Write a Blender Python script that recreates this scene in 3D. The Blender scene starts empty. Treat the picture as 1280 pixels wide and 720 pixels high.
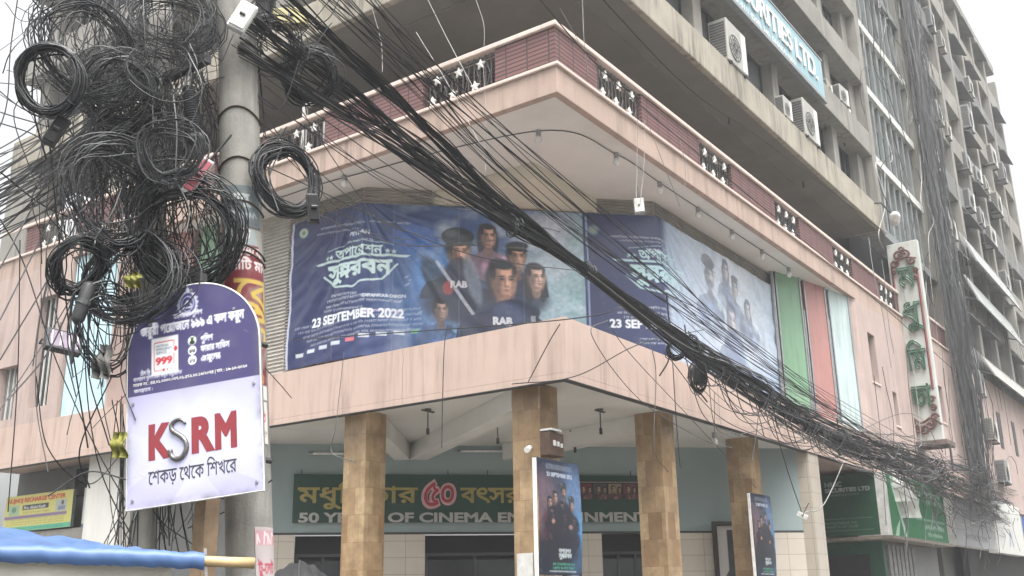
import bpy, math, random
import numpy as np
from mathutils import Vector, Matrix
from mathutils.geometry import delaunay_2d_cdt

rnd = random.Random(11)
nrs = np.random.RandomState(7)
SC = bpy.context.scene
COL = SC.collection

# ------------------------------------------------------------------ camera, sky, sun, exposure
CAM_F = 1293.19; PITCH = 0.2987; ROLL = -0.0167; HEAD = 0.6133
CAM = np.array([-12.288, -7.724, 1.6])
_f = np.array([math.cos(HEAD)*math.cos(PITCH), math.sin(HEAD)*math.cos(PITCH), math.sin(PITCH)])
_r0 = np.array([math.sin(HEAD), -math.cos(HEAD), 0.0]); _u0 = np.cross(_r0, _f)
_r = _r0*math.cos(ROLL) + _u0*math.sin(ROLL); _u = np.cross(_r, _f)
cam_d = bpy.data.cameras.new('camera'); cam = bpy.data.objects.new('camera', cam_d); COL.objects.link(cam)
cam_d.sensor_width = 36.0; cam_d.lens = CAM_F/1280*36; cam_d.clip_start = 0.05; cam_d.clip_end = 3000
mw = Matrix.Identity(4)
for i in range(3):
    mw[i][0] = _r[i]; mw[i][1] = _u[i]; mw[i][2] = -_f[i]; mw[i][3] = CAM[i]
cam.matrix_world = mw
SC.camera = cam

SUN_EL = math.radians(68); SUN_AZ = math.radians(-130)     # direction the light comes from (from +X, ccw)
world = bpy.data.worlds.new('World'); SC.world = world; world.use_nodes = True
nt = world.node_tree; nt.nodes.clear()
sky = nt.nodes.new('ShaderNodeTexSky'); sky.sky_type = 'NISHITA'; sky.sun_disc = False
sky.sun_elevation = SUN_EL; sky.sun_rotation = math.pi/2 - SUN_AZ
sky.air_density = 1.6; sky.dust_density = 10.0; sky.ozone_density = 1.0
hsv = nt.nodes.new('ShaderNodeHueSaturation'); hsv.inputs['Saturation'].default_value = 0.12
bg = nt.nodes.new('ShaderNodeBackground'); bg.inputs['Strength'].default_value = 0.15
wo = nt.nodes.new('ShaderNodeOutputWorld')
nt.links.new(sky.outputs[0], hsv.inputs['Color']); nt.links.new(hsv.outputs[0], bg.inputs[0]); nt.links.new(bg.outputs[0], wo.inputs[0])
sd = bpy.data.lights.new('sun', 'SUN'); sd.energy = 0.5; sd.angle = math.radians(40); sd.color = (1.0, 0.97, 0.92)
sun = bpy.data.objects.new('sun', sd); COL.objects.link(sun)
sdir = Vector((math.cos(SUN_AZ)*math.cos(SUN_EL), math.sin(SUN_AZ)*math.cos(SUN_EL), math.sin(SUN_EL)))
sun.rotation_euler = sdir.to_track_quat('Z', 'Y').to_euler(); sun.location = (0, -20, 40)
SC.view_settings.view_transform = 'Standard'; SC.view_settings.look = 'None'
SC.view_settings.exposure = 1.38; SC.view_settings.gamma = 1.0
SC.view_settings.use_curve_mapping = False

# ------------------------------------------------------------------ turning points of the photograph into points on real surfaces
def ray(x, y): return _f + _r*(x-640)/CAM_F - _u*(y-360)/CAM_F
def pl(x, y, n, k):
    n = np.array(n, float); d = ray(x, y); return CAM + d*((k-CAM@n)/(d@n))
def onL(x, y, o=0.0): return pl(x, y, (1, 0, 0), o)        # plane parallel to the left facade
def onR(x, y, o=0.0): return pl(x, y, (0, 1, 0), o)        # plane parallel to the right facade
def onD(x, y, k): return pl(x, y, (1, 1, 0), k)            # cut corner
def onZ(x, y, z): return pl(x, y, (0, 0, 1), z)
def far(x, y, d):
    v = ray(x, y); return CAM + v*d/math.hypot(v[0], v[1])

# ------------------------------------------------------------------ materials
def lin(c):
    c = np.asarray(c, float)/255.0
    return np.where(c <= 0.04045, c/12.92, ((c+0.055)/1.055)**2.4)
def _mat(name):
    m = bpy.data.materials.new(name); m.use_nodes = True; n = m.node_tree
    return m, n, n.nodes['Principled BSDF']
def _coords(n, kind='xyz'):
    tc = n.nodes.new('ShaderNodeTexCoord')
    if kind == 'xyz': return tc.outputs['Object']
    sp = n.nodes.new('ShaderNodeSeparateXYZ'); n.links.new(tc.outputs['Object'], sp.inputs[0])
    cb = n.nodes.new('ShaderNodeCombineXYZ')
    ma = n.nodes.new('ShaderNodeMath'); ma.operation = 'ADD' if kind == 'wall' else 'SUBTRACT'
    n.links.new(sp.outputs[0], ma.inputs[0]); n.links.new(sp.outputs[1], ma.inputs[1])
    if kind == 'diag':
        mb = n.nodes.new('ShaderNodeMath'); mb.operation = 'MULTIPLY'; mb.inputs[1].default_value = 0.7071
        n.links.new(ma.outputs[0], mb.inputs[0]); ma = mb
    n.links.new(ma.outputs[0], cb.inputs[0]); n.links.new(sp.outputs[2], cb.inputs[1])
    return cb.outputs[0]
def _noise(n, vec, scale, detail=5, rough=0.6, stretch=None):
    if stretch:
        mp = n.nodes.new('ShaderNodeMapping'); mp.inputs['Scale'].default_value = stretch
        n.links.new(vec, mp.inputs[0]); vec = mp.outputs[0]
    t = n.nodes.new('ShaderNodeTexNoise'); t.inputs['Scale'].default_value = scale
    t.inputs['Detail'].default_value = detail; t.inputs['Roughness'].default_value = rough
    n.links.new(vec, t.inputs['Vector']); return t.outputs['Fac']
def _ramp(n, fac, a, b, lo=0.0, hi=1.0):
    mr = n.nodes.new('ShaderNodeMapRange'); mr.inputs['From Min'].default_value = a; mr.inputs['From Max'].default_value = b
    mr.inputs['To Min'].default_value = lo; mr.inputs['To Max'].default_value = hi
    n.links.new(fac, mr.inputs['Value']); return mr.outputs[0]
def _mix(n, fac, a, b, mode='MIX'):
    mx = n.nodes.new('ShaderNodeMix'); mx.data_type = 'RGBA'; mx.blend_type = mode
    for s, v in ((mx.inputs[0], fac), (mx.inputs[6], a), (mx.inputs[7], b)):
        if isinstance(v, (int, float)): s.default_value = v
        elif isinstance(v, tuple): s.default_value = (*v[:3], 1)
        else: n.links.new(v, s)
    return mx.outputs[2]
def _bump(n, bs, fac, strength=0.3, dist=0.02):
    b = n.nodes.new('ShaderNodeBump'); b.inputs['Strength'].default_value = strength; b.inputs['Distance'].default_value = dist
    n.links.new(fac, b.inputs['Height']); n.links.new(b.outputs[0], bs.inputs['Normal'])
def plaster(name, base, var=0.18, streak=0.25, stain=(0.10, 0.09, 0.08), rough=0.85, bump=0.25, scale=1.2, patch=0.0, patchcol=(0.5, 0.5, 0.45)):
    m, n, bs = _mat(name); v = _coords(n)
    big = _noise(n, v, scale, 6, 0.65)
    c = _mix(n, _ramp(n, big, 0.3, 0.72), tuple(x*(1-var) for x in base), tuple(min(0.9, x*(1+var*0.7)) for x in base))
    if patch > 0:
        pt = _noise(n, v, 0.55, 4, 0.6)
        c = _mix(n, _ramp(n, pt, 0.52, 0.66, 0, patch), c, patchcol)
    if streak > 0:
        st = _noise(n, v, 1.0, 5, 0.7, (5.0, 5.0, 0.35)); s2 = _noise(n, v, 0.9, 3, 0.5)
        mu = n.nodes.new('ShaderNodeMath'); mu.operation = 'MULTIPLY'
        n.links.new(_ramp(n, st, 0.46, 0.68), mu.inputs[0]); n.links.new(_ramp(n, s2, 0.35, 0.7, 0.0, streak*2.2), mu.inputs[1])
        c = _mix(n, mu.outputs[0], c, stain)
    fine = _noise(n, v, 40, 4, 0.7)
    c = _mix(n, 0.35, c, _mix(n, fine, tuple(x*0.8 for x in base), tuple(min(0.9, x*1.15) for x in base)))
    n.links.new(c, bs.inputs['Base Color']); bs.inputs['Roughness'].default_value = rough
    _bump(n, bs, fine, bump, 0.01)
    return m
def simple(name, base, rough=0.6, metal=0.0, var=0.15, scale=8, bump=0.0):
    m, n, bs = _mat(name); v = _coords(n); f = _noise(n, v, scale, 4, 0.6)
    c = _mix(n, _ramp(n, f, 0.3, 0.7), tuple(x*(1-var) for x in base), tuple(min(0.92, x*(1+var)) for x in base))
    n.links.new(c, bs.inputs['Base Color']); bs.inputs['Roughness'].default_value = rough; bs.inputs['Metallic'].default_value = metal
    if bump: _bump(n, bs, f, bump, 0.01)
    return m
def bricks(name, c1, c2, mortar, w, h, ms, offset=0.0, kind='wall', rough=0.7, noise=0.3, bump=0.5):
    m, n, bs = _mat(name); v = _coords(n, kind)
    b = n.nodes.new('ShaderNodeTexBrick'); n.links.new(v, b.inputs['Vector'])
    b.offset = offset; b.inputs['Scale'].default_value = 1.0; b.inputs['Brick Width'].default_value = w; b.inputs['Row Height'].default_value = h
    b.inputs['Mortar Size'].default_value = ms; b.inputs['Color1'].default_value = (*c1, 1); b.inputs['Color2'].default_value = (*c2, 1); b.inputs['Mortar'].default_value = (*mortar, 1)
    o = _coords(n); f = _noise(n, o, 3.0, 6, 0.7)
    c = _mix(n, _ramp(n, f, 0.3, 0.75, 0, noise), b.outputs['Color'], tuple(x*0.45 for x in c1))
    n.links.new(c, bs.inputs['Base Color']); bs.inputs['Roughness'].default_value = rough
    inv = n.nodes.new('ShaderNodeMath'); inv.operation = 'SUBTRACT'; inv.inputs[0].default_value = 1.0; n.links.new(b.outputs['Fac'], inv.inputs[1])
    _bump(n, bs, inv.outputs[0], bump, 0.01)
    return m
def printed(name, rough=0.45, bump=0.0):
    m, n, bs = _mat(name)
    a = n.nodes.new('ShaderNodeVertexColor'); a.layer_name = 'Col'
    f = _noise(n, _coords(n), 5, 5, 0.6)
    c = _mix(n, _ramp(n, f, 0.55, 0.85, 0, 0.18), a.outputs['Color'], (0.25, 0.24, 0.22))
    n.links.new(c, bs.inputs['Base Color']); bs.inputs['Roughness'].default_value = rough
    return m
def glass(name, base=(0.05, 0.06, 0.07), rough=0.15):
    m, n, bs = _mat(name); f = _noise(n, _coords(n), 0.9, 3, 0.5)
    c = _mix(n, _ramp(n, f, 0.3, 0.7), tuple(x*0.7 for x in base), tuple(x*1.3 for x in base))
    n.links.new(c, bs.inputs['Base Color']); bs.inputs['Roughness'].default_value = rough; bs.inputs['Specular IOR Level'].default_value = 0.6
    return m

PINK = plaster('pink_paint', (0.52, 0.395, 0.335), 0.12, 0.55, (0.24, 0.17, 0.14), patch=0.35, patchcol=(0.50, 0.40, 0.36))
PINK2 = plaster('pink_plaster', (0.46, 0.36, 0.325), 0.16, 0.6, (0.20, 0.15, 0.13))
FASCIA = plaster('aged_pink_concrete', (0.45, 0.34, 0.285), 0.18, 0.6, (0.13, 0.10, 0.08), patch=0.35, patchcol=(0.30, 0.24, 0.20))
SOFFIT = plaster('white_ceiling_paint', (0.70, 0.69, 0.66), 0.07, 0.0, patch=0.5, patchcol=(0.52, 0.49, 0.43))
CREAM = plaster('cream_paint', (0.60, 0.56, 0.46), 0.08, 0.0)
CONC = plaster('weathered_concrete', (0.36, 0.33, 0.27), 0.3, 0.8, (0.07, 0.065, 0.055), patch=0.5, patchcol=(0.22, 0.21, 0.18))
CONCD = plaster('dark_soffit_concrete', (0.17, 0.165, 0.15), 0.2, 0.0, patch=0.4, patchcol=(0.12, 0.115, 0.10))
BEIGE = plaster('beige_render', (0.27, 0.26, 0.235), 0.3, 0.9, (0.12, 0.11, 0.095), patch=0.35, patchcol=(0.28, 0.26, 0.22))
GREYW = plaster('grey_render', (0.17, 0.172, 0.168), 0.25, 0.45, (0.08, 0.08, 0.075), patch=0.4, patchcol=(0.2, 0.2, 0.19))
TEAL = plaster('pale_teal_paint', (0.31, 0.385, 0.39), 0.06, 0.05, bump=0.1)
BRICK = bricks('red_stack_bricks', (0.175, 0.08, 0.075), (0.215, 0.10, 0.095), (0.05, 0.035, 0.035), 0.42, 0.075, 0.014)
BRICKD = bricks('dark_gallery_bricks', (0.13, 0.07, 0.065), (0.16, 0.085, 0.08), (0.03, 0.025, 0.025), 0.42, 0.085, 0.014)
STONE = bricks('honey_stone_slabs', (0.30, 0.18, 0.085), (0.56, 0.41, 0.24), (0.22, 0.14, 0.075), 0.255, 0.44, 0.003, 0.40, 'wall', 0.28, 0.85, 0.1)
TILE = bricks('cream_wall_tiles', (0.60, 0.54, 0.46), (0.65, 0.59, 0.51), (0.33, 0.29, 0.25), 0.62, 0.32, 0.005, 0.0, 'diag', 0.3, 0.15, 0.2)
TILEW = bricks('cream_pier_tiles', (0.56, 0.50, 0.42), (0.61, 0.55, 0.47), (0.33, 0.29, 0.25), 0.40, 0.32, 0.005, 0.0, 'wall', 0.3, 0.2, 0.2)
RAIL = plaster('pale_pink_coping', (0.66, 0.54, 0.48), 0.1, 0.15)
WHITE = simple('white_enamel', (0.78, 0.77, 0.74), 0.5)
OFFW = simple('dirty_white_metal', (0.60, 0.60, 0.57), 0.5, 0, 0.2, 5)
STEEL = simple('grey_steel', (0.30, 0.31, 0.32), 0.4, 0.6)
DARK = simple('dark_metal', (0.045, 0.045, 0.047), 0.5)
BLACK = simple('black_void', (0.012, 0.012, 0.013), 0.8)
WIRE = simple('black_cable', (0.020, 0.021, 0.023), 0.45, 0, 0.3, 3)
WIREG = simple('grey_cable', (0.065, 0.067, 0.07), 0.5, 0, 0.3, 3)
WIREL = simple('pale_cable', (0.26, 0.26, 0.25), 0.5, 0, 0.3, 3)
LOUV = simple('taupe_louvre', (0.30, 0.275, 0.25), 0.6, 0, 0.2, 2)
LOUVL = simple('pale_shutter', (0.42, 0.405, 0.37), 0.55, 0, 0.15, 2)
POLE = plaster('pole_concrete', (0.29, 0.28, 0.255), 0.5, 0.9, (0.09, 0.085, 0.08), scale=2.6, patch=0.9, patchcol=(0.44, 0.425, 0.39), bump=0.4)
GLS = glass('office_glass', (0.13, 0.135, 0.145), 0.25); CURT = glass('curtained_glass', (0.26, 0.255, 0.235), 0.35); GLSD = glass('dark_glass', (0.03, 0.035, 0.04), 0.15)
PRINT = printed('printed_vinyl', 0.42); VINYL = printed('glossy_vinyl', 0.27); PRINTM = printed('printed_matte', 0.6)
WOOD = simple('old_wood', (0.30, 0.21, 0.13), 0.8, 0, 0.3, 6, 0.3)
BAMBOO = simple('bamboo', (0.50, 0.36, 0.19), 0.55, 0, 0.2, 9)

# ------------------------------------------------------------------ mesh building
class MB:
    def __init__(s): s.v = []; s.f = []
    def add(s, vs, fs):
        o = len(s.v); s.v.extend([tuple(map(float, p)) for p in vs]); s.f.extend([tuple(i+o for i in f) for f in fs]); return s
    def box(s, x0, y0, z0, x1, y1, z1):
        return s.hexa([(x0,y0,z0),(x1,y0,z0),(x1,y1,z0),(x0,y1,z0),(x0,y0,z1),(x1,y0,z1),(x1,y1,z1),(x0,y1,z1)])
    def hexa(s, p): return s.add(p, [(3,2,1,0),(4,5,6,7),(0,1,5,4),(1,2,6,5),(2,3,7,6),(3,0,4,7)])
    def quad(s, a, b, c, d): return s.add([a,b,c,d], [(0,1,2,3)])
    def slab(s, a, b, t, z0, z1, n=None):
        """wall panel from plan point a to b, thickness t towards the left-hand side normal"""
        a = np.array(a[:2], float); b = np.array(b[:2], float); d = (b-a)/np.linalg.norm(b-a)
        nn = np.array([-d[1], d[0]]) if n is None else np.array(n, float); q = [a, b, b+nn*t, a+nn*t]
        return s.hexa([(*p, z0) for p in q] + [(*p, z1) for p in q])
    def prism(s, poly, z0, z1):
        n = len(poly)
        return s.add([(*p, z0) for p in poly]+[(*p, z1) for p in poly], [tuple(range(n-1,-1,-1)), tuple(range(n,2*n))]+[(i,(i+1)%n,n+(i+1)%n,n+i) for i in range(n)])
    def tube(s, pts, r, k=5, closed=False, cap=True):
        P = np.asarray(pts, float); n = len(P)
        if n < 2: return s
        R = np.full(n, float(r)) if np.isscalar(r) else np.asarray(r, float)
        T = np.roll(P, -1, 0)-np.roll(P, 1, 0) if closed else np.gradient(P, axis=0)
        T /= np.linalg.norm(T, axis=1)[:, None]+1e-12
        N = np.zeros_like(P); a = np.array([0,0,1.0]) if abs(T[0][2]) < 0.9 else np.array([1.0,0,0])
        N[0] = np.cross(T[0], a); N[0] /= np.linalg.norm(N[0])
        for i in range(1, n):
            v = N[i-1]-T[i]*(N[i-1]@T[i]); l = np.linalg.norm(v); N[i] = v/l if l > 1e-6 else N[i-1]
        B = np.cross(T, N); th = np.arange(k)*2*math.pi/k
        ring = P[:,None,:]+R[:,None,None]*(np.cos(th)[None,:,None]*N[:,None,:]+np.sin(th)[None,:,None]*B[:,None,:])
        fs = []; m = n if closed else n-1
        for i in range(m):
            j = (i+1) % n
            for q in range(k): fs.append((i*k+q, i*k+(q+1)%k, j*k+(q+1)%k, j*k+q))
        if cap and not closed: fs += [tuple(range(k-1,-1,-1)), tuple((n-1)*k+q for q in range(k))]
        return s.add(ring.reshape(-1,3), fs)
    def cyl(s, a, b, r, k=12, r2=None):
        return s.tube([a, b], [r, r if r2 is None else r2], k)
ORG = {}
SPLIT = set('stand_frame brick_parapet tiled_wall gallery_pier gallery_frame crossarm podium_window tie_wire tie pilaster pier spandrel sticker drain_pipe bracket binding_wire side_pier fin ledge_soffit soffit_rib shop_back_wall recess_wall border poster_strip ornament wall roof strut prop hoop switch gallery_wall vent_bar reflector_rib border_strip balcony_lip coping ledge casing fitting doorway canopy_edge'.split())
def islands(mb):
    par = list(range(len(mb.v)))
    def find(a):
        while par[a] != a: par[a] = par[par[a]]; a = par[a]
        return a
    for f in mb.f:
        r = find(f[0])
        for i in f[1:]: par[find(i)] = r
    gr = {}
    for f in mb.f: gr.setdefault(find(f[0]), []).append(f)
    out = []
    for fs in gr.values():
        ids = sorted({i for f in fs for i in f}); mp = {i: k for k, i in enumerate(ids)}; m = MB(); m.v = [mb.v[i] for i in ids]; m.f = [tuple(mp[i] for i in f) for f in fs]; out.append(m)
    return out
def tag(o, label=None, cat=None, group=None, kind=None):
    if label: o['label'] = label
    if cat: o['category'] = cat
    if group: o['group'] = group
    if kind: o['kind'] = kind
    return o
def thing(name, label, cat, loc=(0,0,0), group=None):
    o = bpy.data.objects.new(name, None); COL.objects.link(o); o.location = tuple(map(float, loc)); o.empty_display_size = 0.2
    ORG[o.name] = np.array(loc, float); return tag(o, label, cat, group)
def org(p): return ORG.get(p.name, np.zeros(3)) if p is not None else np.zeros(3)
def obj(name, mb, mat, parent=None, bevel=0.0, smooth=False, base=None):
    """one mesh object; vertices are given in world space; base moves its origin"""
    if name in SPLIT and parent is not None:
        isl = islands(mb)
        if 1 < len(isl) <= 60:
            for q in isl[1:]: _obj(name, q, mat, parent, bevel, smooth, base)
            return _obj(name, isl[0], mat, parent, bevel, smooth, base)
    return _obj(name, mb, mat, parent, bevel, smooth, base)
def _obj(name, mb, mat, parent=None, bevel=0.0, smooth=False, base=None):
    o_ = org(parent) if base is None else np.array(base, float)
    me = bpy.data.meshes.new(name); V = np.array(mb.v, float)-o_
    me.from_pydata(V.tolist(), [], mb.f); me.materials.append(mat)
    if smooth: me.polygons.foreach_set('use_smooth', [True]*len(me.polygons))
    me.update(); o = bpy.data.objects.new(name, me); COL.objects.link(o); ORG[o.name] = o_
    if parent is not None: o.parent = parent; o.location = tuple(o_-org(parent))
    else: o.location = tuple(o_)
    if bevel:
        b = o.modifiers.new('bevel', 'BEVEL'); b.width = bevel; b.segments = 2; b.limit_method = 'ANGLE'
    return o
def dup(o, parent=None):
    c = o.copy(); COL.objects.link(c); ORG[c.name] = ORG.get(o.name, np.zeros(3))
    if parent is not None: c.parent = parent
    for ch in list(o.children): dup(ch, c)
    return c
def holed_wall(mb, axis, c, a0, a1, z0, z1, holes, depth):
    """wall face on plane axis=c with real openings and reveals going inwards (+axis)"""
    A = sorted({a0, a1, *[h[0] for h in holes], *[h[1] for h in holes]}); Z = sorted({z0, z1, *[h[2] for h in holes], *[h[3] for h in holes]})
    P = (lambda a, z, d=0: (c+d, a, z)) if axis == 'x' else (lambda a, z, d=0: (a, c+d, z))
    for i in range(len(A)-1):
        for j in range(len(Z)-1):
            am, zm = (A[i]+A[i+1])/2, (Z[j]+Z[j+1])/2
            if any(h[0] < am < h[1] and h[2] < zm < h[3] for h in holes): continue
            mb.quad(P(A[i],Z[j]), P(A[i+1],Z[j]), P(A[i+1],Z[j+1]), P(A[i],Z[j+1]))
    for h in holes:
        q = [(h[0],h[2]),(h[1],h[2]),(h[1],h[3]),(h[0],h[3])]
        for i in range(4):
            a, b = q[i], q[(i+1)%4]; mb.quad(P(*a), P(*b), P(*b, depth), P(*a, depth))
def smooth_path(pts, n=40):
    P = np.asarray(pts, float)
    if len(P) == 2: return P[0]+(P[1]-P[0])*np.linspace(0,1,n)[:,None]
    Q = np.vstack([2*P[0]-P[1], P, 2*P[-1]-P[-2]]); out = []; seg = max(2, n//(len(P)-1))
    for i in range(1, len(Q)-2):
        t = np.linspace(0, 1, seg, endpoint=False)[:,None]; a,b,c,d = Q[i-1],Q[i],Q[i+1],Q[i+2]
        out.append(0.5*((2*b)+(-a+c)*t+(2*a-5*b+4*c-d)*t**2+(-a+3*b-3*c+d)*t**3))
    out.append(P[-1][None]); return np.vstack(out)

# ------------------------------------------------------------------ lettering
_GL = {}
def glyph_raw(s):
    c = bpy.data.curves.new('t', 'FONT'); c.body = s; c.size = 1.0; c.resolution_u = 3
    o = bpy.data.objects.new('t', c); COL.objects.link(o)
    dg = bpy.context.evaluated_depsgraph_get(); cu = o.evaluated_get(dg).to_curve(dg); res = []
    for sp in cu.splines:
        bp = sp.bezier_points
        if len(bp) < 2:
            if len(sp.points) > 2: res.append(np.array([p.co[:2] for p in sp.points]))
            continue
        pts = []
        for i in range(len(bp)):
            a, b = bp[i], bp[(i+1) % len(bp)]
            p0, p1, p2, p3 = (np.array(q[:2]) for q in (a.co, a.handle_right, b.handle_left, b.co))
            straight = np.linalg.norm(np.cross(np.append(p3-p0,0), np.append(p1-p0,0))) < 1e-5 and np.linalg.norm(np.cross(np.append(p3-p0,0), np.append(p2-p0,0))) < 1e-5
            ts = [0.0] if straight else [0, 0.2, 0.4, 0.6, 0.8]
            for t in ts: pts.append((1-t)**3*p0+3*(1-t)**2*t*p1+3*(1-t)*t*t*p2+t**3*p3)
        res.append(np.array(pts))
    o.evaluated_get(dg).to_curve_clear() if hasattr(o, 'to_curve_clear') else None
    bpy.data.objects.remove(o); bpy.data.curves.remove(c); return res
def glyph(ch):
    if ch not in _GL:
        cs = glyph_raw(ch); w = glyph_raw(ch+'I'); i0 = min(p[:,0].min() for p in glyph_raw('I'))
        adv = min(p[:,0].min() for p in w[-1:])-i0
        big = max(cs, key=lambda c: np.ptp(c[:,0])*np.ptp(c[:,1])) if cs else None
        if big is not None and 0.5*np.sum(big[:,0]*np.roll(big[:,1],-1)-np.roll(big[:,0],-1)*big[:,1]) > 0: cs = [c[::-1] for c in cs]
        _GL[ch] = (cs, adv)
    return _GL[ch]
_PRE = 'িেৈ'
def layout(s):
    """contours of a string at size 1, with Bengali vowel signs set where they are written"""
    s = s.replace('\u09af\u09bc', '\u09df').replace('\u09a1\u09bc', '\u09dc').replace('\u09a2\u09bc', '\u09dd')
    s = s.replace('ো', 'ে\u0001').replace('ৌ', 'ে\u0002'); cl = []
    for ch in s:
        if ch == '\u0001':
            cl[-1][2] += 'া'
        elif ch in 'িেৈ': cl[-1][0] += ch
        elif '\u0981' <= ch <= '\u0983' or ch in 'াীুূৃ': cl[-1][2] += ch
        elif ch == '্': cl[-1][3] = True
        elif cl and cl[-1][3]: cl[-1][1] += ch; cl[-1][3] = False
        else: cl.append(['', ch, '', False])
    out = []; x = 0.0
    def put(ch, x, sx=1.0, sy=1.0, dy=0.0):
        cs, adv = glyph(ch)
        for c in cs: out.append(c*np.array([sx, sy])+np.array([x, dy]))
        return adv*sx
    for pre, base, post, _ in cl:
        if base == ' ': x += 0.27; continue
        for ch in pre: x += put(ch, x)
        if len(base) == 1: w = put(base, x)
        elif base[0] == 'র':
            w = put(base[1], x); out.append(np.array([[x+w*.45, .72],[x+w*.85, .86],[x+w*.9, .82],[x+w*.52, .70]])[::-1])
        elif base[1] == 'র':
            w = put(base[0], x); out.append(np.array([[x+w*.05, -.02],[x+w*.75, .16],[x+w*.78, .10],[x+w*.1, -.09]])[::-1])
        elif base[1] == 'য':
            w = put(base[0], x)+put('য', x+glyph(base[0])[1]*.85, .6, .9)
        else:
            w = put(base[0], x, 1, 0.62, 0.235); put(base[1], x, 0.95, 0.52, -0.08)
        x += w
        for ch in post: x += put(ch, x)
    return out, x
def fatten(cs, d):
    if d == 0: return cs
    res = []
    for c in cs:
        if len(c) < 3: continue
        k = np.linalg.norm(c-np.roll(c,1,0), axis=1) > 1e-7; c = c[k]
        e = np.roll(c,-1,0)-c; e /= np.linalg.norm(e, axis=1)[:,None]+1e-12
        n = np.stack([-e[:,1], e[:,0]], 1)     # left normal; outer contours run clockwise in fonts
        b = n+np.roll(n,1,0); l = np.linalg.norm(b, axis=1)[:,None]+1e-9; b = b/l
        res.append(c+b*d*np.minimum(1/np.maximum((b*n).sum(1)[:,None],0.4),2.0)*1.0)
    return res
def _sign():
    c = max(glyph_raw('I'), key=len); a = 0.5*np.sum(c[:,0]*np.roll(c[:,1],-1)-np.roll(c[:,0],-1)*c[:,1]); return 1.0 if a < 0 else -1.0
FAT_SIGN = _sign()
def words(s, x, y, size, width=None, fat=0.0, align='l', slant=0.0, sx=1.0):
    cs, w = layout(s); cs = fatten(cs, fat)
    kx = sx*size if width is None else width/w
    off = {'l': 0, 'c': -w*kx/2, 'r': -w*kx}[align]
    return [np.stack([x+off+c[:,0]*kx+slant*c[:,1]*size, y+c[:,1]*size], 1) for c in cs]
def letters(mb, cs, fn, depth=0.0):
    """filled lettering: triangles inside the nonzero winding of the contours; fn(x, y, d) gives world points"""
    vs, es = [], []
    for c in cs:
        c = c[np.linalg.norm(c-np.roll(c,1,0), axis=1) > 1e-6]; o = len(vs); vs += [Vector(p) for p in c.tolist()]
        es += [(o+i, o+(i+1)%len(c)) for i in range(len(c))]
    V, _, F, *_ = delaunay_2d_cdt(vs, es, [], 0, 1e-6, False)
    P = np.array([tuple(v) for v in V]); F = np.array([f for f in F if len(f) == 3]); C = P[F].mean(1); W = np.zeros(len(C))
    for c in cs:
        d = np.roll(c,-1,0)
        up = (c[None,:,1] <= C[:,1,None]) & (d[None,:,1] > C[:,1,None]); dn = (c[None,:,1] > C[:,1,None]) & (d[None,:,1] <= C[:,1,None])
        t = (C[:,1,None]-c[None,:,1])/(d[None,:,1]-c[None,:,1]+1e-15); xx = c[None,:,0]+t*(d[None,:,0]-c[None,:,0]); right = xx > C[:,0,None]
        W += (up & right).sum(1)-(dn & right).sum(1)
    F = F[np.abs(W) > 0.5]
    front = [fn(p[0], p[1], depth) for p in P]
    mb.add(front, [tuple(map(int, f)) for f in F])
    if depth > 0:
        cnt = {}
        for f in F.tolist():
            for i in range(3): cnt[(f[i], f[(i+1)%3])] = 1
        bd = [e for e in cnt if (e[1], e[0]) not in cnt]; o = len(mb.v)
        back = [fn(p[0], p[1], 0.0) for p in P]; mb.add(back, [])
        b0 = o-len(P)
        mb.f += [(b0+a, o+a, o+b, b0+b) for a, b in bd]

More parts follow.
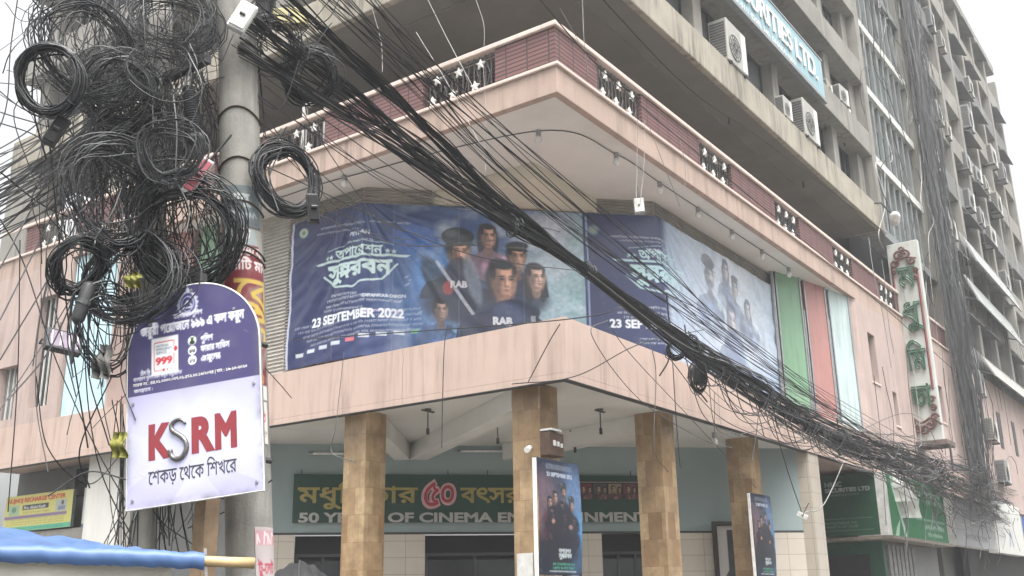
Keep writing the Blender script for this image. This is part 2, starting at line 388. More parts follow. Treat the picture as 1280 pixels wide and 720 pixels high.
# ------------------------------------------------------------------ print artwork: colours worked out per point of a fine grid
class Canvas:
    def __init__(s, W, H, res, col):
        s.W, s.H = W, H; s.nx = int(round(W/res))+1; s.ny = int(round(H/res))+1; s.dx = W/(s.nx-1); s.dy = H/(s.ny-1)
        s.a = np.zeros((s.ny, s.nx, 3)); s.a[:] = lin(col)
        s.X, s.Y = np.meshgrid(np.linspace(0, W, s.nx), np.linspace(0, H, s.ny))
    def over(s, m, col):
        c = lin(col) if not isinstance(col, np.ndarray) else col
        s.a += (c-s.a)*np.clip(m, 0, 1)[..., None]
    def fill(s, cs, col, alpha=1.0, ss=3):
        cs = [c for c in cs if len(c) > 2]
        if not cs: return
        A = np.vstack([c for c in cs]); B = np.vstack([np.roll(c,-1,0) for c in cs])
        ax, ay, bx, by = A[:,0]/s.dx, A[:,1]/s.dy, B[:,0]/s.dx, B[:,1]/s.dy
        j0 = max(0, int(math.floor(ay.min()-0.5))); j1 = min(s.ny-1, int(math.ceil(ay.max()+0.5)))
        i0 = max(0, int(math.floor(ax.min()-0.5))); i1 = min(s.nx-1, int(math.ceil(ax.max()+0.5)))
        if j1 < j0 or i1 < i0: return
        cov = np.zeros((j1-j0+1, i1-i0+1)); px = np.arange(i0, i1+1)
        for j in range(j0, j1+1):
            for k in range(ss):
                y = j-0.5+(k+0.5)/ss; m = (ay <= y) != (by <= y)
                if not m.any(): continue
                t = (y-ay[m])/(by[m]-ay[m]); xs = ax[m]+t*(bx[m]-ax[m]); dr = np.where(by[m] > ay[m], 1, -1)
                o = np.argsort(xs); xs = xs[o]; w = np.cumsum(dr[o])
                for q in range(len(xs)-1):
                    if w[q] != 0: cov[j-j0] += np.clip(np.minimum(xs[q+1], px+0.5)-np.maximum(xs[q], px-0.5), 0, 1)/ss
        sub = s.a[j0:j1+1, i0:i1+1]; sub += (lin(col)-sub)*(np.clip(cov,0,1)*alpha)[..., None]
    def rect(s, x0, y0, x1, y1, col, alpha=1.0): s.fill([np.array([(x0,y0),(x1,y0),(x1,y1),(x0,y1)])], col, alpha)
    def poly(s, pts, col, alpha=1.0): s.fill([np.array(pts, float)], col, alpha)
    def text(s, t, x, y, size, col, alpha=1.0, **k): s.fill(words(t, x, y, size, **k), col, alpha)
    def stroke(s, pts, w, col, alpha=1.0):
        P = np.array(pts, float); cs = []
        th = np.linspace(0, 2*math.pi, 9)[:-1]; circ = np.stack([np.cos(th), np.sin(th)], 1)*w/2
        for a, b in zip(P[:-1], P[1:]):
            d = b-a; L = np.linalg.norm(d)
            if L < 1e-9: continue
            n = np.array([-d[1], d[0]])/L*w/2; cs.append(np.array([a-n, b-n, b+n, a+n]))
        cs += [circ+p for p in P]; s.fill(cs, col, alpha)
    def blob(s, cx, cy, rx, ry, col, alpha=1.0, rot=0.0, soft=0.5):
        R = max(rx, ry)*(1+soft)+2*s.dx; i0 = max(0, int((cx-R)/s.dx)); i1 = min(s.nx, int((cx+R)/s.dx)+2); j0 = max(0, int((cy-R)/s.dy)); j1 = min(s.ny, int((cy+R)/s.dy)+2)
        if i1 <= i0 or j1 <= j0: return
        x = s.X[j0:j1,i0:i1]-cx; y = s.Y[j0:j1,i0:i1]-cy; c, q = math.cos(rot), math.sin(rot)
        d = np.sqrt(((x*c+y*q)/rx)**2+((-x*q+y*c)/ry)**2); m = np.clip((1+soft*0.5-d)/max(soft, 0.02), 0, 1); m = m*m*(3-2*m)*alpha
        sub = s.a[j0:j1,i0:i1]; sub += (lin(col)-sub)*m[..., None]
    def noise(s, cell, seed=0, octv=3):
        r = np.random.RandomState(seed); out = np.zeros((s.ny, s.nx)); amp = 1; tot = 0
        for o in range(octv):
            gx, gy = int(s.W/cell)+3, int(s.H/cell)+3; g = r.rand(gy, gx); x = s.X/cell; y = s.Y/cell
            ix, iy = x.astype(int), y.astype(int); fx, fy = x-ix, y-iy; fx = fx*fx*(3-2*fx); fy = fy*fy*(3-2*fy)
            out += amp*((g[iy,ix]*(1-fx)+g[iy,ix+1]*fx)*(1-fy)+(g[iy+1,ix]*(1-fx)+g[iy+1,ix+1]*fx)*fy); tot += amp; amp *= 0.55; cell *= 0.5
        return out/tot
    def scrib(s, x0, x1, y, h, col, alpha=0.8, seed=0, slope=0.0):
        """a line of print too small to read"""
        r = random.Random(seed); x = x0
        while x < x1:
            w = h*r.uniform(0.35, 0.75); hh = h*r.uniform(0.75, 1.0); yy = y+slope*(x-x0)
            s.stroke([(x, yy), (x+w*r.uniform(0,.4), yy+hh), (x+w, yy+hh*r.uniform(0,1))], h*0.22, col, alpha)
            x += w+h*(0.28 if r.random() > 0.16 else 0.8)
def bust(c, x, y, h, skin=(176,136,112), hair=(24,24,30), cloth=(22,28,48), hat=None, long_hair=False, turn=0.15, beard=False, body=True, alpha=1.0, bw=1.25):
    """generic head and shoulders of a printed figure; h = head height, (x, y) = face centre"""
    S = lambda q, k: tuple(min(255, max(0, v*k)) for v in q)
    r = random.Random(int(x*991+y*577)); B = lambda px, py, rx, ry, col, al, rot=0.0, soft=.5: c.blob(x+px*h, y+py*h, rx*h, ry*h, col, al*alpha, rot, soft)
    if long_hair: B(-turn*.2, -.14, .45, .64, hair, 1, 0, .45); B(-.28, -.5, .18, .45, hair, .9, .1, .5); B(.26, -.5, .15, .42, hair, .8, -.1, .5)
    if body:
        p = [(-.16,-.50),(-.22,-.66),(-.55,-.80),(-bw*.78,-.96),(-bw*.92,-1.25),(-bw*.94,-1.5),(bw*.92,-1.5),(bw*.90,-1.25),(bw*.76,-.96),(.55,-.80),(.22,-.66),(.16,-.50)]
        c.poly([(x+a*h, y+b*h) for a, b in p], cloth, alpha*.96)
        B(0, -1.62, bw*.92, .62, cloth, .9, 0, .5)
        for k in range(9): B(r.uniform(-.8,.8)*bw, r.uniform(-1.9,-.9), r.uniform(.08,.3), r.uniform(.05,.5), S(cloth, r.choice([.55,.7,1.5,1.9])), .5, r.uniform(-.6,.6), 1.0)
        B(.72, -1.0, .2, .1, S(cloth, 2.2), .5, -.5, .8); B(0, -.78, .20, .13, S(skin, .55), .9, 0, .6)
    B(0, -.50, .17, .28, S(skin, .62), 1, 0, .4)
    B(-turn*.22, .12, .385, .46, hair, 1, 0, .35)
    B(.02, -.01, .30, .435, skin, 1, 0, .30); B(0, -.25, .22, .24, skin, 1, 0, .5)
    B(-.20, -.06, .17, .40, S(skin, .42), .8, .1, 1.0); B(.26, -.1, .07, .35, S(skin, .7), .7, -.1, .9)
    B(.10, .20, .14, .12, S(skin, 1.18), .6, 0, 1.0); B(.12, -.08, .09, .10, S(skin, 1.15), .5, 0, 1.0)
    B(-.04, .43, .31, .13, hair, 1, -.12, .5); B(-.27, .24, .08, .2, hair, .9, .15, .6); B(.27, .26, .06, .16, hair, .8, -.15, .6)
    e = turn*.28
    for k in (-1, 1):
        B(e+k*.125, .075, .10, .075, S(skin, .55), .7, 0, 1.0); B(e+k*.13, .125, .080, .018, S(hair, .8), .85, k*-.12, .8)
        B(e+k*.125, .055, .050, .022, (26,20,20), .9, 0, .7)
    B(e-.045, -.04, .03, .13, S(skin, .62), .6, .05, 1.0); B(e+.02, -.03, .02, .1, S(skin, 1.25), .5, 0, 1.0); B(e, -.13, .065, .022, S(skin, .45), .65, 0, .9)
    B(e, -.225, .085, .020, (108,62,58), .8, 0, .8); B(e, -.27, .07, .02, S(skin, .6), .5, 0, 1.0)
    if beard: B(.0, -.32, .25, .17, hair, .8, 0, .7); B(e, -.18, .10, .018, hair, .85, 0, .7)
    else: B(0, -.40, .18, .07, S(skin, .5), .6, 0, 1.0)
    if hat == 'helmet':
        B(-.05, .50, .50, .30, (30,34,38), 1, 0, .15); B(-.22, .62, .22, .14, (104,110,112), .45, .3, 1.0); B(.2, .45, .22, .16, (16,18,22), .6, 0, 1.0)
        B(.03, .30, .54, .055, (58,62,62), 1, -.12, .4); B(.22, .52, .16, .08, (66,72,66), .5, .2, 1.0); B(-.24, -.1, .03, .3, (40,44,46), .8, .1, .6)
    if hat == 'cap':
        B(0, .43, .43, .17, (32,34,40), 1, .06, .3); B(.05, .28, .38, .065, (14,14,18), 1, -.06, .4); B(0, .36, .35, .04, (116,112,92), .55, 0, .6)
def painted(name, c, fn, mat, parent=None, smooth=True, keep=None, base=None):
    """printed sheet: a fine grid carrying the artwork; fn(X, Y) -> world points"""
    P = np.asarray(fn(c.X, c.Y)); P = P.reshape(-1, 3); o_ = org(parent) if base is None else np.array(base, float)
    ny, nx = c.ny, c.nx; idx = np.arange(ny*nx).reshape(ny, nx)
    q = np.stack([idx[:-1,:-1], idx[:-1,1:], idx[1:,1:], idx[1:,:-1]], -1).reshape(-1, 4); nf = len(q)
    me = bpy.data.meshes.new(name); me.vertices.add(len(P)); me.vertices.foreach_set('co', (P-o_).ravel())
    me.loops.add(nf*4); me.loops.foreach_set('vertex_index', q.ravel().astype(np.int32))
    me.polygons.add(nf); me.polygons.foreach_set('loop_start', np.arange(0, nf*4, 4, dtype=np.int32)); me.polygons.foreach_set('loop_total', np.full(nf, 4, np.int32))
    if smooth: me.polygons.foreach_set('use_smooth', np.ones(nf, bool))
    me.update(calc_edges=True); me.validate()
    at = me.color_attributes.new('Col', 'FLOAT_COLOR', 'POINT'); rgba = np.ones((len(P), 4)); rgba[:,:3] = np.clip(c.a.reshape(-1,3), 0, 0.82)
    at.data.foreach_set('color', rgba.ravel()); me.materials.append(mat)
    o = bpy.data.objects.new(name, me); COL.objects.link(o); ORG[o.name] = o_
    if parent is not None: o.parent = parent; o.location = tuple(o_-org(parent))
    else: o.location = tuple(o_)
    return o
# ================================================================== GROUND
ground = MB().quad((-150,-150,0),(170,-150,0),(170,160,0),(-150,160,0))
tag(obj('ground', ground, plaster('dusty_ground', (0.16,0.15,0.13), 0.2, 0)), kind='structure')
road = MB().quad((-120,-14,0.004),(160,-14,0.004),(160,-2.6,0.004),(-120,-2.6,0.004)); road.quad((-14,-2.6,0.004),(-2.6,-2.6,0.004),(-2.6,150,0.004),(-14,150,0.004))
tag(obj('road', road, plaster('asphalt', (0.055,0.055,0.056), 0.25, 0)), kind='structure')
pave = MB().box(-2.6,-2.6,0,60,0.0,0.13).box(-2.6,0.0,0,0,60,0.13).box(0,0,0,26,17,0.125)
tag(obj('pavement', pave, plaster('paving', (0.28,0.26,0.23), 0.2, 0)), kind='structure')

# ================================================================== CINEMA BUILDING
YE = 16.2; XE = 18.0; XG = 24.6; DZ = 2.45; Z1 = 12.2
cb = thing('cinema_building', 'corner cinema with pink walls, starred brick balcony and stone columned entrance under its canopy', 'building', (9, 8, 0))
def cpart(name, mb, mat, **k): return obj(name, mb, mat, cb, **k)
# canopy slab with drip edge
m = MB().box(0,0,4.80,XG,YE,5.62); m.box(0,0,4.70,XG,0.14,4.797); m.box(0,0.143,4.70,0.14,YE,4.797)
cpart('canopy', m, PINK); cpart('grime_line', MB().box(-.004,-.004,4.688,XG,.13,4.698).box(-.004,.131,4.688,.13,YE,4.698), DARK)  # thin dark strip added as the grime line along the canopy face bottom
m = MB().quad((0.14,0.14,4.792),(0.14,9.4,4.792),(9.9,9.4,4.792),(9.9,0.14,4.792)); cpart('soffit', m, SOFFIT)
# soffit beams
def beam(a, b, w, z0, z1, mat=SOFFIT):
    a = np.array(a); b = np.array(b); d = (b-a)/np.linalg.norm(b-a); n = np.array([-d[1], d[0]])*w/2
    mm = MB(); q = [a-n, b-n, b+n, a+n]; mm.hexa([(*p, z0) for p in q]+[(*p, z1) for p in q]); cpart('beam', mm, mat)
beam((0.6,1.2),(3.75,5.95),0.34,4.46,4.788); beam((0.85,4.45),(3.55,6.2),0.32,4.46,4.784); beam((3.9,0.9),(5.0,4.6),0.32,4.46,4.786)
# hairline joints and cracks of the canopy face
cr = MB()
for y in (0.0, 3.1, 6.3, 12.4):
    if y > 0:
        for pth in [[(-.002, y+rnd.gauss(0,.006), 4.71+.91*q) for q in np.linspace(0,1,12)]]: cr.tube(pth, .0022, 3)
for x in (5.2, 9.3, 12.8): cr.tube([(x+rnd.gauss(0,.006), -.002, 4.71+.91*q) for q in np.linspace(0,1,12)], .0022, 3)
cpart('crack', cr, DARK)
# lobby walls (cut corner, x+y = 10): teal above, tiles below, three dark doorways
k0 = 10.0
def dpt(s): return np.array([1.9+s*0.70711, 8.1-s*0.70711])      # s metres along the cut wall from its left end
def dS(p): return (p[0]-1.9)*1.41421
LEN = 11.05
def dwall(mb, s0, s1, z0, z1, t=0.2, off=0.0):
    n = np.array([0.70711, 0.70711]); a = dpt(s0)-n*off; b = dpt(s1)-n*off
    mb.hexa([(*p, z0) for p in (a, b, b+n*t, a+n*t)]+[(*p, z1) for p in (a, b, b+n*t, a+n*t)]); return mb
zt = 3.02
cpart('wall', dwall(MB(), -0.35, LEN, zt, 4.79), TEAL)
edge = [dS(onD(x, 700, k0)) for x in (367, 477, 531, 655, 725, 753, 809, 858)]
tl = MB()
for a, b in ((-0.35, edge[0]), (edge[1]-0.15, edge[2]), (edge[4]-0.2, edge[5]), (edge[6]+0.15, LEN)): dwall(tl, a, b, 0.13, zt-0.012, 0.2, 0.015)
cpart('tiled_wall', tl, TILE)
cpart('trim', dwall(MB(), -0.35, LEN, zt-0.01, zt+0.03, 0.05, 0.02), DARK)
for a, b in ((edge[0], edge[1]-0.15), (edge[2], edge[4]-0.2), (edge[5], edge[6]+0.15)):
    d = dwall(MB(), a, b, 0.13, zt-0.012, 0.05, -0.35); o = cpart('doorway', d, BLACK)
    f = MB(); dwall(f, a, b, zt-0.42, zt-0.36, 0.05, -0.25); w = b-a
    for q in (0.02, w*0.34, w*0.67, w-0.08): dwall(f, a+q, a+q+0.06, 0.13, zt-0.42, 0.05, -0.25)
    obj('door_frame', f, DARK, o); hd = MB()
    for q in (w*.31, w*.39): A_ = dpt(a+q)+np.array([.17,.17]); hd.tube([(A_[0],A_[1],1.0),(A_[0],A_[1],1.5)], .02, 6)
    obj('handle', hd, STEEL, o)
    obj('glazing', dwall(MB(), a+.05, b-.05, .3, zt-.5, .01, -.27), GLSD, o)
    if b-a > 2: obj('lintel_strip', dwall(MB(), a+w*0.67, b-0.1, zt-0.345, zt-0.28, 0.03, -0.2), simple('red_strip', (0.35,0.03,0.05)), o)
# stone pier closing the lobby on the right, and white pier on the left
cpart('tiled_pier', MB().box(9.72,0.02,0.13,10.33,0.6,4.697), TILEW)
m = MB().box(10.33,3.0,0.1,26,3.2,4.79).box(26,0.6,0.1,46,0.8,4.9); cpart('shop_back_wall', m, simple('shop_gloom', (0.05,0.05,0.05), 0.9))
# columns
for cx, cy in ((0.35,4.20),(0.35,0.71),(3.65,0.42),(7.42,0.40)):
    m = MB().box(cx,cy,0.13,cx+0.5,cy+0.5,4.788); c = cpart('column', m, STONE, bevel=0.008)
# first floor: wall behind the posters, plain middle, louvred sides
ZF0, ZF1 = 5.62, 9.26
m = MB().slab((1.06,5.02),(5.02,1.06),0.2,ZF0,ZF1); cpart('poster_wall', m, SOFFIT)
def louvres(a, b, name, mat, step=0.062, z0=ZF0, z1=ZF1):
    a = np.array(a, float); b = np.array(b, float); d = (b-a)/np.linalg.norm(b-a); n = np.array([d[1], -d[0]]); mm = MB(); z = z0
    vs = []
    while z < z1-0.01:
        for (o, zz) in ((0.0, z), (0.035, z+0.012), (0.0, z+step*0.86)): vs.append((o, zz))
        z += step
    L = len(vs); mm.add([(*(a+n*o), zz) for o, zz in vs]+[(*(b+n*o), zz) for o, zz in vs], [(i, i+L, i+1+L, i+1) for i in range(L-1)])
    return cpart(name, mm, mat)
louvres((1,10.9),(1,7.0),'shutter', LOUVL, 0.075); louvres((1,7.0),(1,5.0),'louvre_screen', LOUV)
louvres((1.0,5.0),(1.9,4.1),'louvre_screen', LOUV); louvres((4.1,1.9),(5.0,1.0),'louvre_screen', LOUV); louvres((5.0,1.0),(10.9,1.0),'louvre_screen', LOUV)
m = MB().box(1.95,1.8,8.93,5.0,5.0,9.24); cpart('dropped_ceiling', m, CREAM, bevel=0.01)
m = MB().slab((1.0,1.0),(1,1.001),0.01,ZF0,ZF0+0.01)
# coloured panels beside the posters
def panel(a, b, col, nm):
    a = np.array(a); b = np.array(b); d = (b-a)/np.linalg.norm(b-a); n = np.array([-d[1], d[0]])
    if n@np.array([1,1]) < 0: n = -n
    q = [a, b, b+n*0.08, a+n*0.08]
    return cpart('coloured_panel', MB().hexa([(*p, ZF0) for p in q]+[(*p, ZF1-0.01) for p in q]), plaster(nm, col, 0.10, 0.5, tuple(q*.45 for q in col), rough=.5, bump=.1))
GRN = (0.19,0.335,0.215); RED_ = (0.42,0.21,0.19); PALE = (0.48,0.58,0.57)
panel((10.86,0.80),(11.72,0.52),GRN,'green_panel_paint'); panel((11.98,0.50),(12.90,0.30),RED_,'rose_panel_paint'); panel((13.16,0.30),(14.12,0.10),PALE,'pale_panel_paint')
panel((0.80,8.2),(0.5,9.1),GRN,'green_panel_paint_b'); panel((0.50,9.35),(0.30,10.3),RED_,'rose_panel_paint_b'); panel((0.26,11.25),(0.06,12.85),(0.50,0.70,0.76),'sky_panel_paint')
m = MB().box(10.9,1.0,ZF0,14.3,1.1,ZF1).box(1.0,8.0,ZF0,1.1,11.3,ZF1); cpart('recess_wall', m, GREYW)
fr_ = MB()
for x, y in ((10.86,.80),(11.72,.52),(11.98,.50),(12.90,.30),(13.16,.30),(14.12,.10)): fr_.tube([(x-.012,y-.012,ZF0),(x-.012,y-.012,ZF1-.015)], .022, 4)
cpart('bracket', fr_, STEEL)
pp = MB()
for x, y in ((10.8,0.86),(11.85,0.6),(13.03,0.4)): pp.tube([(x,y,ZF0),(x,y,ZF1)], 0.05, 8)
for x, y in ((11.9,0.53),(13.1,0.33)): pp.tube([(x,y,ZF0),(x,y,ZF1-0.8)], 0.028, 8)
cpart('drain_pipe', pp, STEEL)
# pink first-floor walls flush with the balcony edge, with small windows
wr = MB(); hr = []
for x, z0, z1, w in ((15.2,7.15,8.5,0.62),(16.95,6.2,7.15,0.40),(20.4,7.0,8.2,0.5),(22.4,7.0,8.2,0.5)): hr.append((x,x+w,z0,z1))
holed_wall(wr, 'y', 0.0, 14.5, XG, ZF0, ZF1, hr, 0.25); wr.quad((14.15,0.16,ZF0),(14.5,0,ZF0),(14.5,0,ZF1),(14.15,0.16,ZF1)); wr.box(14.15,0.16,ZF0,14.4,1.1,ZF1)
cpart('wall', wr, PINK2)
wl = MB(); hl = [(13.35,14.12,5.95,8.5),(14.7,15.5,5.8,7.05)]
holed_wall(wl, 'x', 0.0, 12.95, YE, ZF0, ZF1, hl, 0.25); wl.box(0.0,12.93,ZF0,1.1,12.95,ZF1).box(0.0,11.15,ZF0,1.1,11.2,ZF1)
cpart('wall', wl, PINK2)
for (a0,a1,z0,z1) in hr:
    w = cpart('window', MB().box(a0,0.2,z0,a1,0.23,z1), DARK); obj('frame', MB().box(a0-0.03,-0.03,z0-0.05,a1+0.03,0.02,z0), RAIL, w)
for (a0,a1,z0,z1) in hl:
    w = cpart('window', MB().box(0.2,a0,z0,0.23,a1,z1), GREYW if z1 < 7.5 else GLSD); f = MB()
    for k in range(1,4): f.box(0.16,a0+(a1-a0)*k/4-0.015,z0,0.19,a0+(a1-a0)*k/4+0.015,z1)
    obj('frame', f, OFFW, w)
# balcony slab, lip, brick parapet with star grilles, coping
m = MB().box(0,0,9.25,XG,YE,9.70); cpart('balcony_slab', m, FASCIA, bevel=0.01)
m = MB().quad((0.12,0.12,9.244),(0.12,11,9.244),(14,11,9.244),(14,0.12,9.244)); cpart('balcony_soffit', m, SOFFIT)
m = MB().box(-0.05,-0.05,9.703,XG,0.3,9.765).box(-0.05,0.303,9.703,0.3,YE,9.765); cpart('balcony_lip', m, RAIL, bevel=0.012)
GR = [1.34+3.93*i for i in range(6)]; GL = [1.22+3.93*i for i in range(4)]; GW = 1.55
bp = MB(); x = 0.04
for g in GR: bp.box(x,0.04,9.765,g,0.20,10.44); x = g+GW
bp.box(x,0.04,9.765,XG,0.20,10.44); y = 0.203
for g in GL: bp.box(0.04,y,9.765,0.20,g,10.44); y = g+GW
bp.box(0.04,y,9.765,0.20,YE,10.44); cpart('brick_parapet', bp, BRICK)
m = MB().box(-0.01,-0.01,10.443,XG,0.27,10.53).box(-0.01,0.273,10.443,0.27,YE,10.53); cpart('coping', m, RAIL, bevel=0.015)
def star_mb(cx, cz, r):
    mm = MB(); pts = [(cx+math.sin(i*math.pi/5)*(r if i%2==0 else r*0.42), cz+math.cos(i*math.pi/5)*(r if i%2==0 else r*0.42)) for i in range(10)]
    mm.add([(p[0],-0.055,p[1]) for p in pts]+[(p[0],-0.02,p[1]) for p in pts]+[(cx,-0.075,cz)], [(i,(i+1)%10,20) for i in range(10)]+[(i,i+10,(i+1)%10+10,(i+1)%10) for i in range(10)]); return mm
def make_grille():
    b = MB(); n = 13
    for i in range(n+1): x = GW*i/n; b.box(x-0.009,-0.009,0,x+0.009,0.009,0.67)
    b.box(0,-0.03,0.02,GW,0.03,0.06).box(0,-0.02,0.60,GW,0.02,0.64)
    for i in range(1, n, 2): b.tube([(GW*i/n,0,0.0),(GW*(i+0.9)/n,-0.02,0.3),(GW*i/n,0,0.6)], 0.010, 4)
    g = obj('railing', b, simple('dull_iron', (0.07,0.07,0.07), 0.6), cb, base=(0,0,0)); g.location = (0,0,0)
    for q, z in ((0.2,0.50),(0.5,0.50),(0.8,0.50),(0.13,0.13),(0.42,0.13),(0.72,0.13)):
        o = obj('star', star_mb(0,0,0.098), WHITE, None, base=(0,0,0)); o.parent = g; o.location = (GW*q,0,z)
    return g
cbo = Vector((9,8,0)); g0 = make_grille()
for i, (x, y, rz) in enumerate([(g,0.10,0) for g in GR]+[(0.10,g+GW,-math.pi/2) for g in GL]):
    g = g0 if i == 0 else dup(g0, cb); g.location = Vector((x,y,9.768))-cbo; g.rotation_euler = (0,0,rz)
# open gallery behind the balcony
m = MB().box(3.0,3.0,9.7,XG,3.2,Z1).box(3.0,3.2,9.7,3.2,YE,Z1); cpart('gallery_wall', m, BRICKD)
m = MB().box(0.0,15.1,9.765,0.9,YE,Z1).box(0.3,12.0,10.6,0.7,12.35,Z1); cpart('gallery_pier', m, BEIGE)
m = MB()
for y in (5.6,7.6): m.box(0.5,y,10.2,0.58,y+0.08,11.1).box(0.5,y+0.6,10.2,0.58,y+0.68,11.1).box(0.5,y,11.1,0.58,y+0.68,11.18)
cpart('gallery_frame', m, OFFW)
# ledges and office floors above
def ledge(z0, z1, mat, proud): return cpart('ledge', MB().box(-proud,-proud,z0,XE,1.4,z1).box(-proud,1.403,z0,1.4,YE,z1), mat, bevel=0.02)
ledge(Z1, Z1+0.77, CONC, 0.02)
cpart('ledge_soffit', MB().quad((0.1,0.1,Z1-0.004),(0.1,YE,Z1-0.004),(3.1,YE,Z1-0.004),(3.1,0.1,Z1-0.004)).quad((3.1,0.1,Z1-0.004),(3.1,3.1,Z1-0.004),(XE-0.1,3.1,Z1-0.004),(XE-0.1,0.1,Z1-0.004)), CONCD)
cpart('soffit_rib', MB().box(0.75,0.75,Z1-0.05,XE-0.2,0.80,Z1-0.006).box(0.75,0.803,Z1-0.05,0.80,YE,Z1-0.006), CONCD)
for i in range(1, 8): ledge(Z1+DZ*i, Z1+DZ*i+0.78, BEIGE, 0.0)
PX = [1.6,6.1,10.65,15.2]
core = MB().box(1.15,1.15,Z1,XE,YE,29.4); cpart('wall', core, GREYW)
pil = MB()
for x in PX: pil.box(x,0.30,Z1+0.7,x+0.42,1.2,29.3)
pil.box(XE-0.5,0.3,Z1+0.7,XE,1.2,29.3)
for y in (2.2,6.6,11.0,15.4): pil.box(0.30,y,Z1+0.7,1.2,y+0.42,29.3)
cpart('pilaster', pil, BEIGE, bevel=0.015)
cpart('roof', MB().box(-0.1,-0.1,29.4,XE,YE,29.8), BEIGE)
def office_window(x0, x1, z0, z1, n=4):
    w = cpart('window', MB().box(x0,.62,z0,x1,.65,z1), rnd.choice([GLS, GLS, CURT, GLSD])); f = MB()
    for k in range(n+1): x = x0+(x1-x0)*k/n; f.box(x-0.03,0.57,z0,x+0.03,.615,z1)
    f.box(x0,0.57,z1-0.06,x1,.612,z1).box(x0,0.57,z0,x1,.612,z0+0.06)
    obj('frame', f, DARK, w)
for i in range(5):
    z0 = Z1+DZ*i+0.80; z1 = Z1+DZ*(i+1)-0.02
    for a, b in zip(PX, PX[1:]+[XE-0.5]): office_window(a+0.43, b-0.01, z0, z1)
for i in range(3):
    z0 = Z1+DZ*i+0.80; z1 = Z1+DZ*(i+1)-0.02
    for a, b in ((2.62,6.6),(7.02,11.0),(11.42,15.4)):
        w = cpart('window', MB().box(1.02,a,z0,1.05,b,z1), GLS); f = MB()
        for k in range(5): y = a+(b-a)*k/4; f.box(0.97,y-0.03,z0,1.015,y+0.03,z1)
        obj('frame', f, DARK, w)
# ground floor, left side: small shops under the band
m = MB().box(1.2,8.2,0.1,1.4,YE,4.79); cpart('wall', m, GREYW)
cpart('white_pier', MB().box(0.35,10.9,0.13,1.2,12.05,4.78), plaster('limewash', (0.62,0.61,0.57), 0.08, 0.25))
m = MB().box(0.7,12.05,3.05,1.2,YE,3.35); cpart('shop_lintel', m, BEIGE)
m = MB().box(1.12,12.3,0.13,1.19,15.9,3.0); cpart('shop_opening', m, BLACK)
v = MB()
for k in range(6): v.tube([(1.15,12.15+k*0.11,4.38),(1.15,12.15+k*0.11,4.68)],0.014,4)
for k in range(4): v.tube([(1.15,12.1,4.40+k*0.09),(1.15,12.75,4.40+k*0.09)],0.014,4)
cpart('vent_grill', v, DARK)
cpart('vent_opening', MB().box(1.13,13.05,4.1,1.19,13.75,4.7), BLACK)
# ================================================================== STAIR TOWER with louvres, and the office wing
tw = thing('stair_tower', 'narrow tower faced with tall pale vertical fins between the corner cinema and the far offices', 'building', (21, 6, 0))
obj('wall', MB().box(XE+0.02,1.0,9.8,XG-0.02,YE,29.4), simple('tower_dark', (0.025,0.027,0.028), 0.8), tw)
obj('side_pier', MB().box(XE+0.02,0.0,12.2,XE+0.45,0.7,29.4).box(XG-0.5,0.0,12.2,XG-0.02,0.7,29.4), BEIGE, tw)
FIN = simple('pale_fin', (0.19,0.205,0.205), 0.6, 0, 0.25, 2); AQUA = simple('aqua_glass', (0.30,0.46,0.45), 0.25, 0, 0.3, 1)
for i in range(7):
    z0 = 12.2+DZ*i; s = MB()
    for k in range(8): x = XE+0.62+k*0.68; s.box(x,0.14,z0+0.30,x+0.17,0.24,z0+DZ)
    obj('fin', s, FIN, tw)
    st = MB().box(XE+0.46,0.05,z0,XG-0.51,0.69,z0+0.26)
    obj('floor_edge', st, OFFW if i in (1,2,3) else FIN, tw)  # paler storeys: sunlit look of the slab edges put into the colour
    gl = MB().box(XE+(.6 if i % 2 else 3.4),0.5,z0+0.45,XE+(1.8 if i % 2 else 4.6),0.55,z0+DZ-0.02); obj('pane', gl, AQUA, tw)
ow = thing('office_building', 'tall hazy office block with rows of recessed windows and scattered air conditioners', 'building', (35, 6, 0))
XF = 46.2; ZW0 = 9.8
obj('wall', MB().box(XG,1.1,0.1,XF,YE,29.4), GREYW, ow)
obj('podium_wall', MB().box(XG,0.02,4.8,XF,1.09,9.75), PINK2, ow)
obj('roof', MB().box(XG,-0.15,29.2,XF-1.2,YE,29.7).box(XF-1.2,0.4,24.6,XF-0.9,YE,25.0), BEIGE, ow)
BX = [XG+0.02+i*3.06 for i in range(8)]
pr = MB()
for x in BX: pr.box(x-0.22 if x > XG+0.1 else x,0.0,ZW0,min(x+0.22,XF),1.1,29.2)
obj('pier', pr, BEIGE, ow)
for i in range(8):
    z0 = ZW0+DZ*i; sp = MB()
    for a, b in zip(BX, BX[1:]): sp.box(a+0.222,0.03,z0,b-0.222,1.1,z0+0.92)
    obj('spandrel', sp, BEIGE if i % 3 else GREYW, ow)
    for a, b in zip(BX, BX[1:]):
        w = obj('window', MB().box(a+0.23,0.52,z0+0.92,b-0.23,.56,z0+DZ), rnd.choice([GLS, GLSD, CURT, GLSD]), ow); f = MB()
        for k in range(1,4): x = a+0.2+(b-a-0.4)*k/4; f.box(x-0.03,0.47,z0+0.92,x+0.03,.515,z0+DZ)
        obj('frame', f, OFFW if rnd.random() < 0.5 else DARK, w)
        if rnd.random() < 0.4: obj('shade', MB().hexa([(a+0.3,-.25,z0+DZ-0.48),(b-0.3,-.25,z0+DZ-0.48),(b-0.3,.45,z0+DZ-0.13),(a+0.3,.45,z0+DZ-0.13),(a+0.3,-.25,z0+DZ-0.43),(b-0.3,-.25,z0+DZ-0.43),(b-0.3,.45,z0+DZ-0.08),(a+0.3,.45,z0+DZ-0.08)]), GREYW, w)
pw = MB()
